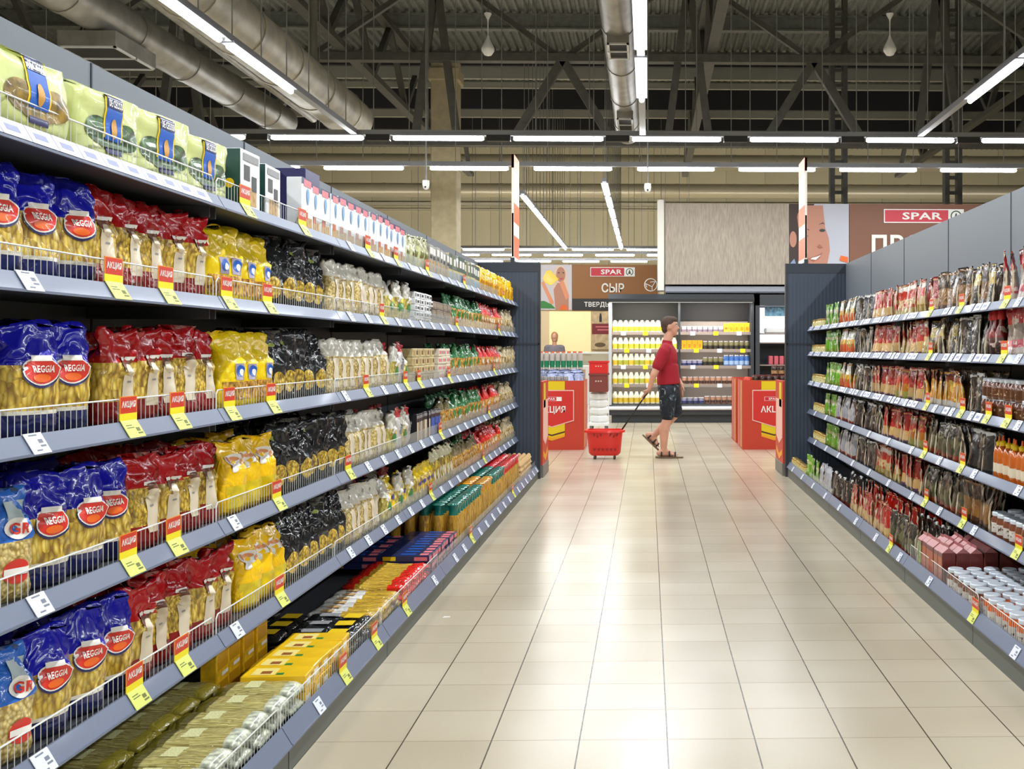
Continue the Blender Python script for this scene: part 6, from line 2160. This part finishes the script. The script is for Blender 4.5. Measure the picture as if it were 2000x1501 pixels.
v1 = CAMO.n('ShaderNodeTexNoise', i_Scale=13.0, i_Detail=2.0, i_Distortion=1.0)
CAMO.l(CAMO.coords(), v1.inputs['Vector'])
r1 = CAMO.ramp([(0.0, (20, 26, 34)), (0.52, (34, 44, 54)), (0.6, (70, 82, 92)), (0.66, (150, 158, 164))], 'CONSTANT')
CAMO.l(v1.outputs['Fac'], r1.inputs[0])
CAMO.l(r1.outputs[0], CAMO.b.inputs['Base Color'])
CAMO.b.inputs['Roughness'].default_value = 0.8
mb = MB()                                                              # shorts
mb.ell(P(1306, 756), (0.138, 0.185, 0.12))
mb.tube([P(1306, 742), P(1306, 756)], [0.13, 0.138], 20)
mb.cap(hp, hp.lerp(kn, 0.86), 0.116, 0.092)
mb.cap(hp2, hp2.lerp(kn2, 0.9), 0.116, 0.092)
body('shorts', loc(mb), CAMO.m, man, 0.0095, 5)
mb = MB()                                                              # short brown hair
mb.ell(hd + Vector((-0.022, 0, 0.03)), (0.1, 0.083, 0.1))
mb.ell(hd + Vector((0.02, 0, 0.078)), (0.072, 0.068, 0.046))
mb.ell(hd + Vector((-0.06, 0, -0.03)), (0.05, 0.066, 0.06))
ho = body('hair', loc(mb), M('hair_brown', (74, 52, 40), rough=0.7, bump=0.6, bscale=60.0), man, 0.008, 3)
cut = []
for s_ in (-1, 1):
    MB().add(loc(MB().ell(hd + Vector((0.077, s_ * 0.03, 0.008)), (0.01, 0.012, 0.009))).v, MB().ell((0, 0, 0), (1, 1, 1)).f).obj('eye', M('eye_white', (230, 226, 220), rough=0.3), man, True)
    MB().add(loc(MB().ell(hd + Vector((0.085, s_ * 0.031, 0.008)), (0.004, 0.0055, 0.0055))).v, MB().ell((0, 0, 0), (1, 1, 1)).f).obj('pupil', M('eye_dark', (40, 30, 26), rough=0.3), man, True)
    loc(MB().tube([hd + Vector((0.088, s_ * 0.012, 0.026)), hd + Vector((0.086, s_ * 0.035, 0.032)), hd + Vector((0.07, s_ * 0.052, 0.026))], 0.0035, 6)).obj('eyebrow', M('hair_brown'), man, True)
loc(MB().tube([hd + Vector((0.093, -0.022, -0.056)), hd + Vector((0.098, 0, -0.057)), hd + Vector((0.093, 0.022, -0.056))], 0.004, 6)).obj('mouth', M('lip_red', (160, 84, 76), rough=0.5), man, True)
SAND = M('sandal_black', (38, 32, 28), rough=0.6)
SOLE = M('sandal_sole', (120, 96, 74), rough=0.7)
for (hh, tt, up, y) in ((H1, T1, Vector((0, 0, 1)), -0.085), (H2, T2, UP2, 0.1)):
    d = (tt - hh).normalized()
    sd = d.cross(up).normalized()
    pts = []
    for k in range(16):
        a = 2 * PI * k / 16
        pts.append(hh.lerp(tt, 0.5) + d * ((tt - hh).length * 0.5 + 0.045) * math.cos(a) + sd * (0.05 + 0.006 * math.cos(a)) * math.sin(a) - up * 0.026)
    sn = loc(MB().slab(pts, up * 0.02)).obj('sandal_sole', [SOLE], man)
    for f, r_ in ((0.12, 0.047), (0.5, 0.05), (0.78, 0.046)):
        q = hh.lerp(tt, f)
        arc = [q + sd * (r_ * math.cos(a)) + up * (0.0 + (0.062 if f < 0.6 else 0.045) * math.sin(a)) for a in [PI * j / 8 for j in range(9)]]
        loc(MB().tube(arc, 0.011, 6)).obj('strap', SAND, sn, True)

# red wheeled basket with its long black handle
c = P(1182, 865)
bk = thing('shopping_basket', 'red plastic rolling shopping basket pulled by the long black handle', 'basket', (c.x, YM - 0.1, 0))
RB = M('basket_red', (222, 30, 16), rough=0.35, coat=0.3)
mb = MB()
w0, d0, w1, d1, z0, z1 = 0.195, 0.13, 0.222, 0.165, 0.045, 0.355
t = 0.012
n = 28


def rr(w_, d_, k):
    a = 2 * PI * k / n
    c_, s_ = math.cos(a), math.sin(a)
    return sgn(c_) * abs(c_) ** 0.4 * w_, sgn(s_) * abs(s_) ** 0.4 * d_


rings = [(w0 - 0.03, d0 - 0.02, z0), (w0, d0, z0 + 0.03), (w1, d1, z1), (w1 - t, d1 - t, z1), (w0 - t, d0 - t, z0 + 0.035), (w0 - 0.035, d0 - 0.025, z0 + 0.02)]
vs = [(*rr(a, b, k), z) for a, b, z in rings for k in range(n)]
fs = [(j * n + k, j * n + (k + 1) % n, (j + 1) * n + (k + 1) % n, (j + 1) * n + k) for j in range(5) for k in range(n)]
fs += [tuple(range(n - 1, -1, -1)), tuple(5 * n + k for k in range(n))]
mb.add(vs, fs)
mb.obj('tub', RB, bk, 40)
rings = [(w1 - t, d1 - t, z1 - 0.002), (w1 + 0.022, d1 + 0.02, z1 - 0.002), (w1 + 0.026, d1 + 0.024, z1 - 0.026), (w1 + 0.018, d1 + 0.016, z1 - 0.026), (w1 + 0.015, d1 + 0.013, z1 - 0.01), (w1 - t, d1 - t, z1 - 0.01)]
vs = [(*rr(a, b, k), z) for a, b, z in rings for k in range(n)]
MB().add(vs, [(j * n + k, j * n + (k + 1) % n, (j + 1) * n + (k + 1) % n, (j + 1) * n + k) for j in range(5) for k in range(n)]).obj('rim', RB, bk, 40)
mb = MB()
for cx0 in (-0.1, 0.09):
    for k in range(3):
        x = cx0 + 0.04 * k - 0.03
        zz = 0.285 - 0.02 * (k % 2)
        yy = -(d0 + (d1 - d0) * (zz - z0) / (z1 - z0)) - 0.002
        mb.slab([(x, yy, zz), (x + 0.016, yy, zz), (x + 0.032 * (1 if cx0 > 0 else 0.4), yy - 0.004, zz + 0.035), (x + 0.012 * (1 if cx0 > 0 else 0.0), yy - 0.004, zz + 0.035)], (0, 0.004, 0))
for k in range(6):
    x = -0.13 + 0.05 * k
    yy = -(d0 + (d1 - d0) * 0.25) - 0.001
    mb.slab([(x, yy, 0.105), (x + 0.022, yy, 0.105), (x + 0.026, yy - 0.003, 0.135), (x - 0.004, yy - 0.003, 0.135)], (0, 0.004, 0))
mb.obj('slots', M('basket_slot', (150, 26, 20), rough=0.6), bk)
for sx in (-1, 1):
    for sy_ in (-1, 1):
        mb = MB().tube([(sx * 0.12 - 0.012, sy_ * 0.09, 0.024), (sx * 0.12 + 0.012, sy_ * 0.09, 0.024)], 0.024, 12)
        mb.beam((sx * 0.12, sy_ * 0.09, 0.024), (sx * 0.12 + 0.012, sy_ * 0.09, 0.056), 0.012, 0.012)
        mb.obj('wheel', M('wheel_dark', (66, 50, 48), rough=0.5), bk, 40)
g = wr + (P(1259, 771, -0.19) - wr).normalized() * 0.09
e1 = Vector(g) + Vector((0.012, -0.012, 0.006)) - Vector(bk.location)
e0 = Vector((0.19, -0.02, z1 - 0.03))
MB().tube([e0, e0.lerp(e1, 0.5), e1, e1 + (e1 - e0).normalized() * 0.03], 0.0095, 8).obj('handle', M('handle_black', (26, 26, 28), rough=0.4), bk, True)

# shop assistant behind the cheese counter
YS_ = 26.5
q = at(1083, 667, YS_)
sel = thing('person', 'fair-haired shop assistant in grey standing behind the white cheese counter', 'person', (q.x, YS_, 0))
mb = MB()
hz = q.z + 0.12
mb.ell((0, 0, hz), (0.078, 0.095, 0.115)).ell((0, -0.03, hz - 0.06), (0.06, 0.06, 0.07)).cap((0, 0, hz - 0.22), (0, 0, hz - 0.08), 0.06, 0.052)
mb.cap((0, -0.085, hz - 0.005), (0, -0.102, hz - 0.03), 0.01, 0.013, 8)
mb.ell((0, 0, hz - 0.45), (0.19, 0.12, 0.25)).ell((0, 0, hz - 0.75), (0.16, 0.11, 0.22))
for s_ in (-1, 1):
    mb.cap((s_ * 0.19, 0, hz - 0.27), (s_ * 0.24, -0.04, hz - 0.56), 0.055, 0.043).cap((s_ * 0.24, -0.04, hz - 0.56), (s_ * 0.2, -0.24, hz - 0.66), 0.042, 0.028)
    hand(mb, (s_ * 0.2, -0.24, hz - 0.66), (-s_ * 0.3, -1, -0.2), (-s_, 0.2, 0.3), 0.35)
    mb.cap((s_ * 0.09, 0, hz - 0.85), (s_ * 0.09, 0.0, 0.5), 0.1, 0.06).cap((s_ * 0.09, 0, 0.5), (s_ * 0.09, 0.03, 0.09), 0.058, 0.038).cap((s_ * 0.09, 0.05, 0.045), (s_ * 0.1, -0.13, 0.035), 0.042, 0.032)
    mb.ell((s_ * 0.078, 0.0, hz - 0.02), (0.012, 0.02, 0.03))
body('body', mb, FLESH, sel, 0.01, 4)
mb = MB().ell((0, 0, hz - 0.45), (0.205, 0.135, 0.26)).ell((0, 0, hz - 0.75), (0.18, 0.13, 0.22)).cap((-0.17, 0, hz - 0.26), (0.17, 0, hz - 0.26), 0.065, 0.065)
for s_ in (-1, 1):
    mb.cap((s_ * 0.19, 0, hz - 0.27), (s_ * 0.235, -0.035, hz - 0.53), 0.07, 0.06)
body('shirt', mb, M('shirt_grey', (120, 116, 126), rough=0.8), sel, 0.011, 4)
mb = MB().tube([(0, 0, hz - 0.8), (0, 0, hz - 0.95)], [0.17, 0.18], 18)
for s_ in (-1, 1):
    mb.cap((s_ * 0.09, 0, hz - 0.9), (s_ * 0.09, 0.01, 0.12), 0.11, 0.075)
body('trousers', mb, M('trousers_dark', (50, 50, 58), rough=0.8), sel, 0.012, 3)
mb = MB().ell((0, 0.02, hz + 0.025), (0.09, 0.098, 0.11)).ell((0, 0.07, hz - 0.06), (0.075, 0.05, 0.1))
body('hair', mb, M('hair_fair', (176, 130, 84), rough=0.7), sel, 0.009, 3)
